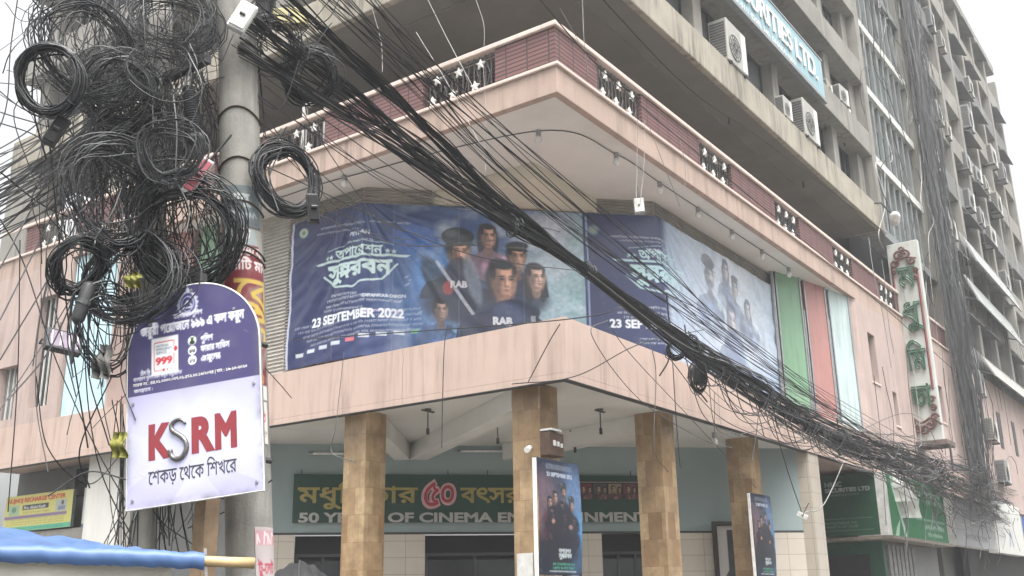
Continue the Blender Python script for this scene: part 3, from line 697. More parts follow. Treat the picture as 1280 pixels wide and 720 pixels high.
for x in (26.3,28.5,31.5,34.4,37.0): pw.box(x,-0.003,7.2,x+0.55,0.02,8.6)
obj('podium_window', pw, DARK, ow)
# ================================================================== FILM BANNERS on the first floor
ZB = 5.95; BH = 2.95
A0, A1, A2 = np.array([0.93,6.85]), np.array([0.93,4.97]), np.array([3.95,1.95])
B0, B1, B2 = np.array([3.955,1.945]), np.array([4.97,0.93]), np.array([10.84,0.93])
def folded(p0, p1, p2, wob):
    l1 = np.linalg.norm(p1-p0); d1 = (p1-p0)/l1; d2 = (p2-p1)/np.linalg.norm(p2-p1); n1 = np.array([d1[1],-d1[0]]); n2 = np.array([d2[1],-d2[0]])
    if n1@np.array([-1,-1]) < 0: n1 = -n1
    if n2@np.array([-1,-1]) < 0: n2 = -n2
    def fn(X, Y):
        w = wob(X, Y); t = np.clip((X-l1)/0.16+0.5, 0, 1)[..., None]; base = np.where((X < l1)[..., None], p0+d1*X[..., None], p1+d2*(X-l1)[..., None])
        n = n1*(1-t)+n2*t; p = base+n*w[..., None]; return np.concatenate([p, (ZB+Y)[..., None]], -1)
    return fn, l1
def uvmap(p0, p1, p2, onA, onB, pxsplit, l1):
    def f(x, y):
        if x < pxsplit: p = onA(x, y); return np.linalg.norm(p[:2]-p0)*np.sign((p[:2]-p0)@(p1-p0)), p[2]-ZB
        p = onB(x, y); return l1+np.linalg.norm(p[:2]-p1), p[2]-ZB
    return f
def wob1(X, Y):
    dx = X-1.88; dy = BH+0.1-Y; th = np.arctan2(dx, dy); r = np.hypot(dx, dy)
    w = 0.007*np.sin(th*53+2*np.sin(r*3))*np.clip(r,0,1)*np.exp(-np.abs(th)*.6)+0.022*np.sin(th*17+0.8*np.sin(r*2))*np.exp(-np.abs(th)*0.5)*np.clip(r*1.2, 0, 1)+0.010*np.sin(th*31+1.0)*np.clip(1.5-np.abs(th), 0, 1)
    w += 0.012*np.sin(X*1.9+Y*3.1)*np.sin(Y*1.3+0.4)+0.006*np.sin((X+Y*0.6)*9+np.sin(Y*3)*1.5)*np.clip(2.6-X, 0, 1)+0.003*np.sin((X*0.4-Y)*23+np.sin(X*4))*np.clip(3.2-X, 0, 1)
    return w+0.022
def wob2(X, Y):
    dx = X-1.5; dy = BH+0.15-Y; th = np.arctan2(dx, dy); r = np.hypot(dx, dy)
    k = np.clip((X-1.35)*3, 0, 1)
    w = k*(0.006*np.sin(th*71+np.sin(r*4))+0.026*np.sin(th*22+0.6*np.sin(r*2))*np.exp(-np.maximum(th, 0)*0.9)*np.clip(r, 0, 1)+0.008*np.sin(th*47))+0.008*np.sin(X*1.7-Y*2.4)+0.005*k*np.sin((X*0.7+Y)*12+np.sin(X*3))
    return w+0.026
fnA, lA = folded(A0, A1, A2, wob1); fnB, lB = folded(B0, B1, B2, wob2)
uvA = uvmap(A0, A1, A2, lambda x, y: onL(x, y, 0.93), lambda x, y: onD(x, y, 5.9), 460, lA)
uvB = uvmap(B0, B1, B2, lambda x, y: onD(x, y, 5.9), lambda x, y: onR(x, y, 0.93), 822, lB)
LA = lA+np.linalg.norm(A2-A1); LB = lB+np.linalg.norm(B2-B1)
def title(c, x, y, w, col, h=1.0):
    """the film title block: arched first word, bar, heavy second word on a pointed base"""
    c.text('অপারেশন', x-w*.30, y+w*.125*h, w*.19*h, col, .95, width=w*.60, fat=.022)
    for k in (-.36,-.42,.36,.43):
        cx, cy, r = x+w*k, y+w*.165*h, w*.034; c.poly([(cx+math.sin(i*math.pi/5)*(r if i%2==0 else r*.42), cy+math.cos(i*math.pi/5)*(r if i%2==0 else r*.42)) for i in range(10)], col, .9)
    c.poly([(x-w*.62,y+w*.098),(x+w*.62,y+w*.098),(x+w*.57,y+w*.070),(x-w*.57,y+w*.070)], col, .9)
    c.text('সুন্দরবন', x-w*.40, y-w*.155*h, w*.30*h, col, .95, width=w*.80, fat=.04)
    c.stroke([(x-w*.46,y-w*.10*h),(x-w*.30,y-w*.27*h),(x-w*.05,y-w*.32*h),(x+w*.05,y-w*.27*h),(x+w*.30,y-w*.24*h),(x+w*.47,y-w*.02*h)], w*.022, col, .85)
    c.stroke([(x-w*.42,y+w*.27*h),(x,y+w*.33*h),(x+w*.42,y+w*.27*h)], w*.010, col, .5)
cA = Canvas(LA, BH, 0.0125, (34,44,90))
n1 = cA.noise(0.9, 1, 4); n2 = cA.noise(0.35, 2, 4)
g = np.clip((cA.X-1.3)/2.0, 0, 1); cA.over(g*0.75, (50,78,132)); cA.over(np.clip(n1-.42, 0, 1)*1.6*g, (88,122,170))
cA.over(np.clip((cA.Y-1.4)/1.5, 0, 1)*np.clip((2.6-cA.X)/1.6, 0, 1)*.35, (24,32,70))
for (x, y, rx, ry, col, al) in ((705,330,.9,.7,(186,204,216),.95),(600,345,.6,.6,(140,184,226),.8),(540,350,.35,.7,(84,150,220),.75),(585,395,.6,.35,(150,190,230),.7),(520,300,.4,.3,(60,110,190),.6),(700,385,.9,.5,(160,196,206),.85),(690,290,.75,.4,(190,196,212),.9),(730,330,.4,1.2,(128,166,170),.7),(600,370,.9,.7,(92,124,176),.6),(520,390,.6,.5,(60,104,160),.6),(560,360,.4,.3,(120,150,190),.35)):
    u, v = uvA(x, y); cA.blob(u, v, rx, ry, col, al, 0, 1.2)
for (x0,y0,x1,y1,col) in ((700,300,728,350,(90,150,150)),(690,340,728,330,(190,205,215)),(705,372,729,392,(196,214,226)),(690,395,728,372,(150,190,200)),(655,300,690,330,(150,170,190))):
    a, b = uvA(x0,y0), uvA(x1,y1); cA.blob((a[0]+b[0])/2,(a[1]+b[1])/2, .32, .10, col, .7, rnd.uniform(-1,1), .9)
cA.over(np.clip(n2-.55, 0, 1)*1.2*np.clip((cA.X-2.6)/1.5, 0, 1), (185,200,215))
for i in range(26):
    x = rnd.uniform(500, 600); y = rnd.uniform(330, 415); u, v = uvA(x, y); cA.blob(u, v, .05*rnd.random()+.01, .02, (150,175,215), .5, .6, .8)
W_ = (214,224,232)
u, v = uvA(381,292); cA.blob(u, v, .13, .10, (120,160,160), .8, 0, .2); cA.blob(u, v, .09, .07, (220,215,130), .7, 0, .3); cA.blob(u, v, .06, .05, (60,90,140), .8, 0, .3)
for (xa,ya,xb,yb,h) in ((402,288,455,279,.045),(397,295,448,287,.035),(462,278,512,281,.04)):
    a, b = uvA(xa,ya), uvA(xb,yb); cA.scrib(a[0], b[0], a[1], h, W_, .5, int(xa), (b[1]-a[1])/(b[0]-a[0]))
u, v = uvA(440,296); cA.text('PETMAN', u-.02, v, .11, W_, .9, fat=.03); u, v = uvA(437,303); cA.scrib(u, u+.5, v-.03, .04, W_, .6, 5)
a, b = uvA(403,333), uvA(500,333); tw_ = (b[0]-a[0])*.98; title(cA, (a[0]+b[0])/2+.02, (a[1]+b[1])/2-.03, tw_, (198,222,220), .8)
for (xa,ya,xb,yb,h,s_) in ((415,372,446,369,.05,21),(410,379,500,374,.05,22),(408,386,500,379,.045,23),(405,391,452,387,.04,24)):
    a, b = uvA(xa,ya), uvA(xb,yb); cA.scrib(a[0], b[0], a[1], h, W_, .6, s_, (b[1]-a[1])/(b[0]-a[0])*.6)
u, v = uvA(452,370); cA.text('DIPANKAR DIPON', u, v-.01, .085, W_, .9, fat=.02, width=.80); u, v = uvA(448,388); cA.text('Fortune Group', u, v-.03, .085, (200,170,215), .9, fat=.015, width=.78)
a, b = uvA(390,408), uvA(505,394); cA.text('23 SEPTEMBER 2022', a[0], a[1]-.03, .235, (226,232,240), 1, width=b[0]-a[0], fat=.035)
for k in range(5):
    cA.scrib(.25+.1*k, 3.0, .60-.09*k+.12, .045, W_, .42, 40+k, .06)
for k in range(9):
    u = .25+k*.32; cA.rect(u, .20+.03*k, u+.2, .27+.03*k, [(214,224,232),(220,120,120),(120,200,140)][k % 3 if k % 4 == 0 else 0], .75)
def fig(x, y, hpx, **k):
    u, v = uvA(x, y); bust(cA, u, v, hpx*.0127, **k)
zone = np.clip((cA.X-2.3)/.6, 0, 1); cA.over(np.clip(cA.noise(.5,14,3)-.48,0,1)*1.6*zone, (196,212,228)); cA.blob(*uvA(612,330), .6, .4, (60,70,104), .5, 0, .9)
fig(610,296,36, long_hair=True, hair=(26,24,34), cloth=(120,96,112), skin=(200,158,140))
fig(646,322,41, hat='cap', cloth=(30,38,66), skin=(192,150,126))
fig(670,348,41, long_hair=True, hair=(34,28,32), cloth=(70,80,112), skin=(222,186,168), turn=.4, body=False)
fig(574,316,49, hat='helmet', beard=True, cloth=(38,44,62), skin=(204,156,130))
u, v = uvA(574,365); cA.blob(u, v, .36, .62, (34,40,62), .95, .1, .25); cA.blob(u+.25, v+.25, .13, .5, (130,142,160), .7, .25, .6); cA.blob(u-.5, v+.3, .18, .4, (52,60,66), .8, .4, .5)
a, b = uvA(546,328), uvA(600,405); cA.stroke([a, b], .06, (196,204,216), .75); u, v = uvA(560,360); cA.blob(u, v, .1, .13, (160,70,70), .9, 0, .4)
u, v = uvA(564,358); cA.text('RAB', u-.02, v-.02, .17, (216,220,226), .95, fat=.05)
fig(551,388,31, cloth=(70,96,140), skin=(168,140,128))
fig(629,352,60, cloth=(28,36,66), skin=(206,160,136), hair=(20,20,26), turn=.3)
u, v = uvA(640,400); cA.blob(u, v, .52, .40, (30,38,70), .97, 0, .12); cA.blob(u-.05, v+.12, .30, .2, (52,64,110), .8, 0, .5); cA.blob(u+.42, v+.16, .12, .10, (44,52,70), .9, -.4, .4); cA.rect(u+.36, v-.02, u+.45, v+.09, (170,176,186), .8)
u, v = uvA(617,404); cA.text('RAB', u-.02, v-.03, .2, (222,226,234), .95, fat=.06)
nz = cA.noise(.06, 12, 3); zone = np.clip((cA.X-2.3)/.6, 0, 1); cA.a *= (1+(nz-.5)*.55*zone)[..., None]; cA.over(.08*zone*np.ones_like(nz), (96,118,150)); cA.over(.04*np.ones_like(nz), (110,112,120))
cA.rect(0, 0, .06, BH, (188,196,214), .85); cA.rect(LA-.05, 0, LA, BH, (40,56,110)); 
for k in range(1, 5): cA.rect(LA*k/5-.006, 0, LA*k/5+.006, BH, (150,160,190), .25)
bn = thing('film_banner', 'left film poster banner with the helmeted figure and white title, wrapped round the cut corner', 'banner', (2.4,3.5,5.95), 'film banners over the canopy')
painted('printed_sheet', cA, fnA, VINYL, bn)
tie = MB()
for u in np.linspace(0.1, LA-0.1, 9):
    p = fnA(np.array([u]), np.array([BH-0.03]))[0]; q = p+np.array([.04,.04,.16]); tie.tube([p, q], 0.008, 4)
obj('tie', tie, WIREL, bn)
cB = Canvas(LB, BH, 0.0135, (32,44,92)); n1 = cB.noise(1.0, 5, 4); n2 = cB.noise(.4, 6, 4)
def sm(a, b, v): t = np.clip((v-a)/(b-a), 0, 1); return t*t*(3-2*t)
cB.over(sm(1.5, 1.9, cB.X)*.95, (172,188,210)); cB.over(sm(2.2, 5.0, cB.X)*sm(.2, 1.3, cB.Y)*.8, (222,230,238)); cB.over(np.clip(n1-.45, 0, 1)*2*sm(1.8, 3.2, cB.X), (196,210,226)); cB.over(sm(5.5, 7.2, cB.X)*.5, (170,196,220)); cB.over(np.clip(n2-.5, 0, 1)*1.3*sm(2.5, 4, cB.X), (90,130,180)); cB.over(sm(.9, .1, cB.Y)*sm(3.5,5,cB.X)*.5, (60,130,190))
u, v = uvB(741,288); cB.blob(u, v, .12, .11, (96,122,140), .8, 0, .2); cB.blob(u, v, .08, .07, (150,170,150), .6, 0, .3)
for (xa,ya,xb,yb,h,s_) in ((762,297,830,303,.04,3),(775,302,828,307,.03,4),(775,385,842,391,.045,6),(772,392,842,398,.045,7),(780,398,835,404,.04,8),(800,425,845,438,.035,9),(800,430,850,444,.035,10)):
    a, b = uvB(xa,ya), uvB(xb,yb); cB.scrib(a[0], b[0], a[1], h, W_, .6, s_, 0)
u, v = uvB(807,316); cB.text('PETMAN', u, v, .11, W_, .95, fat=.03); cB.scrib(u, u+.28, v-.1, .04, W_, .6, 15)
a, b = uvB(778,345), uvB(852,345); title(cB, (a[0]+b[0])/2, (a[1]+b[1])/2+.03, (b[0]-a[0])*1.0, (180,214,220), .85)
u, v = uvB(762,408); cB.text('23 SEPTEMBER 2022', u, v-.02, .225, (226,232,240), 1, width=2.05, fat=.035)
for (x,y,hp,kw) in ((885,345,36,dict(hat='helmet',beard=True)),(905,338,26,dict(long_hair=True)),(917,360,28,dict(hat='cap')),(934,388,26,dict(long_hair=True)),(914,402,42,dict())):
    u, v = uvB(x, y); bust(cB, u, v, hp*.0165, skin=(196,190,196), hair=(62,74,104), cloth=(104,120,152), alpha=.8, **kw)
u, v = uvB(918,440); cB.blob(u, v, .55, .5, (84,100,140), .8, 0, .3); cB.blob(u+.05, v+.2, .3, .2, (130,146,180), .5, 0, .6)
nz = cB.noise(.07, 22, 3); zone = sm(1.8,2.6,cB.X); cB.a *= (1+(nz-.5)*.4*zone)[..., None]; cB.over(.22*zone, (210,220,232)); cB.over(.08*np.ones_like(nz), (120,122,128))
cB.rect(LB-.04, 0, LB, BH, (200,210,220)); cB.rect(0, 0, .03, BH, (150,165,200))
bn2 = thing('film_banner', 'right film poster banner with creased pale right half, behind the cable bundle', 'banner', (6.5,1,5.95), 'film banners over the canopy')
painted('printed_sheet', cB, fnB, VINYL, bn2)
tie = MB()
for u in np.linspace(0.1, LB-0.1, 10):
    p = fnB(np.array([u]), np.array([BH-0.03]))[0]; tie.tube([p, p+np.array([.03,.05,.16])], 0.008, 4)
obj('tie', tie, WIREL, bn2)

# ================================================================== GREEN ANNIVERSARY SIGN in the lobby
kS = 9.86; sn = np.array([-0.70711,-0.70711,0.0])
SA = onD(365,654,kS); SB = onD(809,650,kS); su = SB-SA; su[2] = 0; SL = np.linalg.norm(su); su /= SL; SZ0 = 3.24; SZ1 = 4.18
sg = thing('anniversary_sign', 'long dark green cinema anniversary sign with yellow, red and white raised letters inside the entrance', 'sign', ((SA+SB)/2*np.array([1,1,0])+np.array([0,0,SZ0])))
def sp(s, z, d=0.0): return SA*np.array([1,1,0])+su*s+np.array([0,0,z])+sn*d
m = MB(); q = [sp(0,SZ0),sp(SL,SZ0),sp(SL,SZ0)-sn*.08,sp(0,SZ0)-sn*.08]; m.hexa(q+[p+np.array([0,0,SZ1-SZ0]) for p in q]); obj('board', m, simple('bottle_green_board', (0.002,0.042,0.025), 0.5), sg, bevel=.006)
def sS(x): p = onD(x, 620, kS); return float((p-SA)@su)
def sZ(x, y): return float(onD(x, y, kS)[2])
YEL = simple('mustard_letters', (0.33,0.27,0.07), 0.5); GRY = simple('pale_letters', (0.42,0.42,0.40), 0.5); REDL = simple('crimson_letters', (0.36,0.03,0.05), 0.5); PNK = simple('pink_outline', (0.62,0.36,0.38), 0.5)
zb, zt_ = sZ(500,627), sZ(500,601)
def raised(nm, txt, x0, x1, zbase, size, mat, fat, d=0.03):
    mm = MB(); letters(mb=mm, cs=words(txt, sS(x0), zbase, size, width=sS(x1)-sS(x0), fat=fat), fn=lambda a, b, dd: sp(a, b, dd), depth=d); return obj(nm, mm, mat, sg)
raised('lettering', 'মধুমিতার', 373, 521, zb-.02, .46, YEL, .018)
raised('outline', '৫০', 527, 571, zb-.10, .78, PNK, .06, .02); raised('lettering', '৫০', 528.5, 569.5, zb-.085, .74, REDL, .008, .034)
raised('lettering', 'বৎসর', 576, 650, zb-.02, .46, YEL, .018)
raised('lettering', '50 YEARS OF CINEMA ENTERTAINMENT', 374, 809, sZ(500,652.5), .255, GRY, .035)
cF = Canvas(sS(808)-sS(722), .38, .012, (10,10,12)); W2 = cF.W
for k in range(40): cF.rect(k*W2/40+.006, .335, k*W2/40+.022, .36, (190,190,180)); cF.rect(k*W2/40+.006, .02, k*W2/40+.022, .045, (190,190,180))
for i, col in enumerate(((120,40,42),(70,74,72),(140,128,104),(110,60,60),(120,110,90))):
    a = i*W2/4.6+.02; cF.rect(a, .07, a+W2/4.6-.04, .31, col); c3 = a+W2/9.6
    bust(cF, c3-.05, .21, .13, skin=(180,150,120), cloth=(50,40,40)); bust(cF, c3+.08, .19, .12, skin=(160,130,110), long_hair=True, cloth=(90,60,60))
painted('film_strip', cF, lambda X, Y: (SA*np.array([1,1,0]))+su*(sS(722)+X)[...,None]+np.array([0,0,1.])*(sZ(760,624)+Y)[...,None]+sn*.01, PRINTM, sg, smooth=False)
tb = MB()
for x in (376, 470, 560, 610, 700, 790): tb.tube([sp(sS(x),SZ1-.02,-.02), sp(sS(x),SZ1+.10,-.03)], .012, 4)
obj('bracket', tb, DARK, sg)

# ================================================================== STANDEES on the columns, framed poster in the lobby
def flatcol(px, py): return onR(px, py, 0.30)
def standee_art(W, H):
    c = Canvas(W, H, .011, (15,20,36)); n = c.noise(.4, 9, 4); c.over(np.clip(n-.4,0,1)*1.2, (44,56,86)); c.blob(W*.85, H*.55, .35, .6, (96,128,170), .8, 0, 1); c.blob(W*.12, H*.60, .3, .4, (120,92,100), .55, 0, 1)
    c.blob(W*.85, H*.30, .4, .35, (70,140,190), .7, .4, 1); c.blob(W*.5, H*.20, .6, .25, (14,20,38), .9, 0, .8)
    for k in range(3): c.scrib(W*.2, W*.8, H*.95-k*.025, .020, (170,180,195), .6, k)
    c.text('23 SEPTEMBER 2022', W*.20, H*.855, .075, (190,198,212), .95, width=W*.60, fat=.03)
    for (x, y, h, kw) in ((.56,.72,.19,dict(hat='helmet',beard=True)),(.36,.67,.17,dict()),(.24,.62,.16,dict(long_hair=True,cloth=(70,28,34))),(.74,.61,.18,dict(hat='helmet')),(.50,.58,.18,dict(beard=True)),(.28,.52,.19,dict(long_hair=True,cloth=(64,26,32))),(.55,.49,.19,dict()),(.78,.46,.16,dict(cloth=(30,36,60)))):
        bust(c, W*x, H*y, h, alpha=.92, skin=(160,126,112), **kw)
    c.blob(W*.5, H*.36, .42, .42, (12,15,26), .9, 0, .35); c.blob(W*.3, H*.46, .04, .03, (170,130,110), .8); c.blob(W*.70, H*.42, .05, .03, (170,130,110), .7)
    c.text('অপারেশন', W*.42, H*.19, .08, (200,210,214), .9, width=W*.28, fat=.03); c.text('সুন্দরবন', W*.42, H*.15, .08, (200,210,214), .9, width=W*.30, fat=.04)
    for k in range(2): c.scrib(W*.3, W*.8, H*.085-k*.05, .03, (80,190,150), .9, 30+k)
    c.rect(W*.22, H*.03, W*.85, H*.037, (190,200,205)); nz = c.noise(.05, 5, 3); c.a *= (1+(nz-.5)*.7)[..., None]; c.over(.12*np.ones_like(nz), (60,68,88)); return c
def standee(x0, x1, ztop, y, label):
    zb0 = ztop-1.56; W, H = x1-x0, 1.56; c = standee_art(W, H)
    t = thing('standee', label, 'poster stand', ((x0+x1)/2, y, 0.13), 'film standees at the columns')
    painted('printed_sheet', c, lambda X, Y: np.stack([x0+X, y-.012-.03*np.sin(np.clip(Y/H,0,1)*math.pi)*np.ones_like(X)-.02*np.sin(X/W*math.pi), zb0+Y], -1), VINYL, t)
    obj('side_pole', MB().box(x0-.030,y-.02,.13,x0-.003,y+.03,ztop), WHITE, t); obj('side_pole', MB().box(x1+.003,y,.13,x1+.018,y+.03,ztop), DARK, t)
    obj('top_bar', MB().box(x0,y+.005,ztop+.002,x1,y+.03,ztop+.018), DARK, t); obj('base', MB().box(x0-.1,y-.25,.125,x1+.1,y+.3,.15), DARK, t)
p0, p1 = onR(669,572,.30), onR(722,585,.30); standee(p0[0], p1[0], p0[2], .30, 'navy film standee at the middle corner column, nearer of the two')
p0, p1 = onR(936,615,.30), onR(964,622,.30); standee(p0[0], p0[0]+1.02, p0[2]-.02, .30, 'navy film standee at the farthest right column, beside the tiled pier')
fp = thing('framed_poster', 'dark framed film poster leaning on the lobby wall behind the far right column', 'poster', onD(905,720,9.85)*np.array([1,1,0])+np.array([0,0,.13]))
F0 = onD(889,652,9.80); fu = np.array([.70711,-.70711,0]); fz = F0[2]
def fpp(s, z, d=0): return F0*np.array([1,1,0])+fu*s+np.array([0,0,z])+sn*d
m = MB()
for a, b, z0, z1 in ((0,.09,.6,fz),(.95,1.04,.6,fz),(.09,.95,fz-.09,fz),(.09,.95,.6,.69)): q = [fpp(a,z0),fpp(b,z0),fpp(b,z0,.07),fpp(a,z0,.07)]; m.hexa(q+[p+np.array([0,0,z1-z0]) for p in q])
obj('frame', m, simple('dark_wood_frame', (0.03,0.025,0.022), 0.4), fp, bevel=.006)
c = Canvas(.86, fz-.78, .013, (176,172,168)); c.rect(.22,.2,.82,fz-.86,(36,36,42)); bust(c, .5, fz-1.4, .3, cloth=(30,30,36)); bust(c, .55, fz-1.9, .3, cloth=(90,30,34)); c.noise(.3)
painted('print', c, lambda X, Y: F0*np.array([1,1,0])+fu*(.09+X)[...,None]+np.array([0,0,1.])*(.69+Y)[...,None]+sn*.02, PRINTM, fp, smooth=False)

def jit0(s): return rnd.gauss(0, s)
# ================================================================== ROUND-TOPPED POLICE / STEEL SIGN on the pole
KC = np.array([-8.22,-2.40,2.95]); yw, tl_ = -1.2026, 0.0953
kh = np.array([math.cos(yw), math.sin(yw), 0.0]); kup = np.array([0,0,1.0]); KR = kh*math.cos(tl_)+kup*math.sin(tl_); KU = -kh*math.sin(tl_)+kup*math.cos(tl_); KN = np.cross(KR, KU)
KC = far(241.24, 483.226, 6.7); KW, KB, KT = 0.930, 0.7135, 0.6794
if KN@(CAM-KC) < 0: KN = -KN
ks = thing('hotline_sign', 'round topped purple and white board with red steel brand lettering strapped to the utility pole', 'sign', KC-KU*KB)
def kp(x, y, d=0.0): return KC+KR*x+KU*y+KN*d          # x from centre, y from the colour boundary
AR0 = KT-0.43
def halfw(y): 
    t = np.clip((y-AR0)/(KT-AR0), 0, 1); return KW/2*np.sqrt(np.maximum(1-t*t, 0.0))
H_ = KB+KT; c = Canvas(KW, H_, .0055, (64,60,104)); bd = KB
nn = c.noise(.5, 3, 3); c.over(nn*.22, (104,100,150)); c.over(sm(.75, .2, c.X)*sm(.9, 1.4, c.Y)*.3, (44,42,96))
c.rect(0,0,KW,bd,(168,166,192)); yy = c.Y; low = (yy < bd)
for k, (x,y,rx,ry,col,al,rt) in enumerate(((.46,.38,.5,.28,(206,212,226),.8,0),(.15,.15,.4,.18,(188,186,220),.5,.5),(.8,.12,.4,.16,(184,184,220),.45,-.4),(.12,.6,.3,.16,(186,184,220),.5,-.5),(.82,.62,.3,.14,(190,190,224),.5,.4))): 
    sv = c.a.copy(); c.blob(x,y,rx,ry,col,al,rt,.9); c.a = np.where(low[...,None], c.a, sv)
for pts in ([(0,.12),(.35,.32),(0,.5)],[(.93,.05),(.5,.25),(.93,.45)],[(.3,0),(.48,.22),(.66,0)]): c.poly(pts, (206,206,232), .35)
ty = lambda y: bd+y
WT = (226,228,238)
cx, cy = .435, ty(.568); 
th = np.linspace(0, 2*math.pi, 40)
c.stroke(np.stack([cx+np.sin(th)*.062*(1-.18*np.cos(th)), cy-.01+np.cos(th)*.078], 1), .014, (186,190,212)); c.stroke(np.stack([cx+np.sin(th)*.043, cy-.015+np.cos(th)*.05], 1), .007, (170,174,204))
for k in range(16):
    a = k*math.pi/8; c.blob(cx+math.sin(a)*.068, cy-.012+math.cos(a)*.080, .010, .010, (200,204,222), .8, 0, .4)
c.poly([(cx-.016,cy+.075),(cx,cy+.105),(cx+.016,cy+.075)], (200,204,222)); c.stroke([(cx-.03,cy-.03),(cx,cy+.005),(cx+.03,cy-.03)], .009, (196,200,220)); c.rect(cx-.032,cy-.045,cx+.032,cy-.034,(196,200,220))
c.text('বাংলাদেশ পুলিশ', cx, ty(.468), .046, WT, .95, width=.205, align='c', fat=.03)
c.text('জরুরী প্রয়োজনে ৯৯৯ এ কল করুন', .463, ty(.388), .088, WT, 1, width=.735, align='c', fat=.035)
by = lambda y: ty(.113+(y-.035)*1.074)
c.rect(.175,by(.035),.365,by(.265),(232,232,236)); c.stroke([(.195,by(.075)),(.195,by(.235)),(.335,by(.235)),(.335,by(.20))], .006, (196,60,70)); c.stroke([(.195,by(.075)),(.20,by(.062)),(.25,by(.062))], .006, (196,60,70)); c.stroke([(.335,by(.16)),(.335,by(.09))], .006, (196,60,70)); c.blob(.347,by(.182),.012,.018,(196,50,60),1,0,.3)
for k, w in enumerate(('NATIONAL','EMERGENCY','SERVICE')): c.text(w, .208, by(.205-.021*k), .024, (52,96,110), 1, fat=.03, width=(.09,.115,.075)[k])
c.text('999', .205, by(.098), .066, (200,46,58), 1, width=.118, fat=.055)
for k, r in enumerate((.010,.006,.004)): c.blob(.262+.028*k, by(.062), r, r, (196,60,70), 1, 0, .3)
for k, w in enumerate(('পুলিশ','ফায়ার সার্ভিস','এ্যাম্বুলেন্স')):
    y = ty(.300-.064*k); c.blob(.465, y, .030, .030, (232,234,238), 1, 0, .12); c.text(w, .525, y-.018, .056, WT, .95, width=(.085,.20,.135)[k], fat=.03)
    if k == 0: c.blob(.465,y-.012,.02,.016,(40,60,40),1,0,.4); c.blob(.465,y+.012,.010,.012,(30,36,40),1,0,.4); c.blob(.465,y+.02,.018,.006,(90,140,60),.8)
    else: c.rect(.443,y-.010,.487,y+.008,(120,120,126) if k == 1 else (150,150,160)); c.blob(.452,y-.012,.006,.006,(50,50,56),1); c.blob(.478,y-.012,.006,.006,(50,50,56),1)
c.text('টোল ফ্রি', .095, ty(.13), .04, WT, .9, fat=.03, width=.07)
c.text('বাংলাদেশ পুলিশ ঢাকা কর্তৃক অনুমোদিত', .045, ty(.098), .034, WT, .85, fat=.02, width=.345)
# keep the print undistorted under the arch: sample the artwork where each grid point really lies
def clip_sheet(c):
    hw = np.maximum(halfw(c.Y-KB), .004); xr = KW/2+(c.X/KW*2-1)*hw; fx = np.clip(xr/c.dx, 0, c.nx-1.001); ix = fx.astype(int); t = (fx-ix)[...,None]; r = np.arange(c.ny)[:,None]
    c.a = c.a[r, ix]*(1-t)+c.a[r, ix+1]*t; return xr
c.text('জনস্বার্থে :', .05, ty(.022), .034, WT, .85, fat=.02)
dn = c.noise(.22, 31, 4); c.over(np.clip(dn-.5,0,1)*.55, (120,116,122)); d2 = np.minimum(np.minimum(c.X, KW-c.X), c.Y); c.over(np.clip(.05-d2,0,.05)/.05*np.clip(c.noise(.08,33,3)-.35,0,1)*1.3, (104,98,92))
for k in range(14): x_, y_ = rnd.random()*KW, rnd.random()*H_*.9; c.stroke([(x_,y_),(x_+jit0(.05),y_+jit0(.05))], .003, (150,146,150), .5)
XR = clip_sheet(c)
painted('board', c, lambda X, Y: KC+KR*(XR-KW/2)[...,None]+KU*(Y-KB)[...,None]+KN*.004, PRINT, ks, smooth=False)
ys = np.concatenate([[-KB, AR0*.5], AR0+(KT-AR0)*np.sin(np.linspace(0, math.pi/2, 16))]); rim = [kp(float(halfw(y)), y, 0) for y in ys]+[kp(-float(halfw(y)), y, 0) for y in ys[::-1]]
obj('rim', MB().tube(rim, .007, 5, closed=True), OFFW, ks)
m = MB(); n = len(rim); fr = [p+KN*.001 for p in rim]; bk = [p-KN*.03 for p in rim]; m.add(fr+bk, [tuple(range(n-1,-1,-1)), tuple(range(n,2*n))]+[(i,(i+1)%n,n+(i+1)%n,n+i) for i in range(n)]); obj('backing', m, STEEL, ks)
for bx_, by_ in ((-.42,-.66),(.42,-.66),(-.42,-.05),(.42,-.05),(-.30,.46),(.30,.46),(0,.64)): obj('bolt', MB().tube([kp(bx_,by_,.004),kp(bx_,by_,.012)], .010, 7), STEEL, ks)
m = MB()
for y_ in (-.5,.25): m.tube([kp(.36,y_,-.03),kp(.40,y_,-.22)], .02, 5)
obj('bracket', m, DARK, ks)
KRED = simple('brick_red_print', (0.26,0.035,0.045), 0.4, 0, .08)
for t, x0, x1 in (('K',-.313,-.170),('R',-.015,.125),('M',.147,.300)):
    mm = MB(); letters(mm, words(t, x0, -.41, .285, width=x1-x0, fat=.06), lambda a, b, d: kp(a, b, d+.006), .0); obj('lettering', mm, KRED, ks)
hk = np.array([(-.085,.265),(-.100,.285),(-.130,.298),(-.165,.288),(-.182,.262),(-.172,.232),(-.140,.208),(-.105,.180),(-.080,.145),(-.078,.105),(-.098,.070),(-.130,.052),(-.165,.060),(-.185,.085),(-.190,.115)])*np.array([1.0,1])+np.array([.034,-.495])
hp = smooth_path([kp(x, y, .010) for x, y in hk], 60); obj('hook_letter', MB().tube(hp, np.concatenate([np.linspace(.008,.016,20), np.full(len(hp)-20,.016)]), 8), simple('printed_steel', (0.17,0.165,0.16), 0.3, .6, .4, 60), ks, smooth=True)
mm = MB(); letters(mm, words('শেকড় থেকে শিখরে', -.31, -.575, .125, width=.60, fat=.004), lambda a, b, d: kp(a, b, d+.006), .0); obj('tagline', mm, simple('charcoal_print', (0.05,0.05,0.055), 0.5), ks)
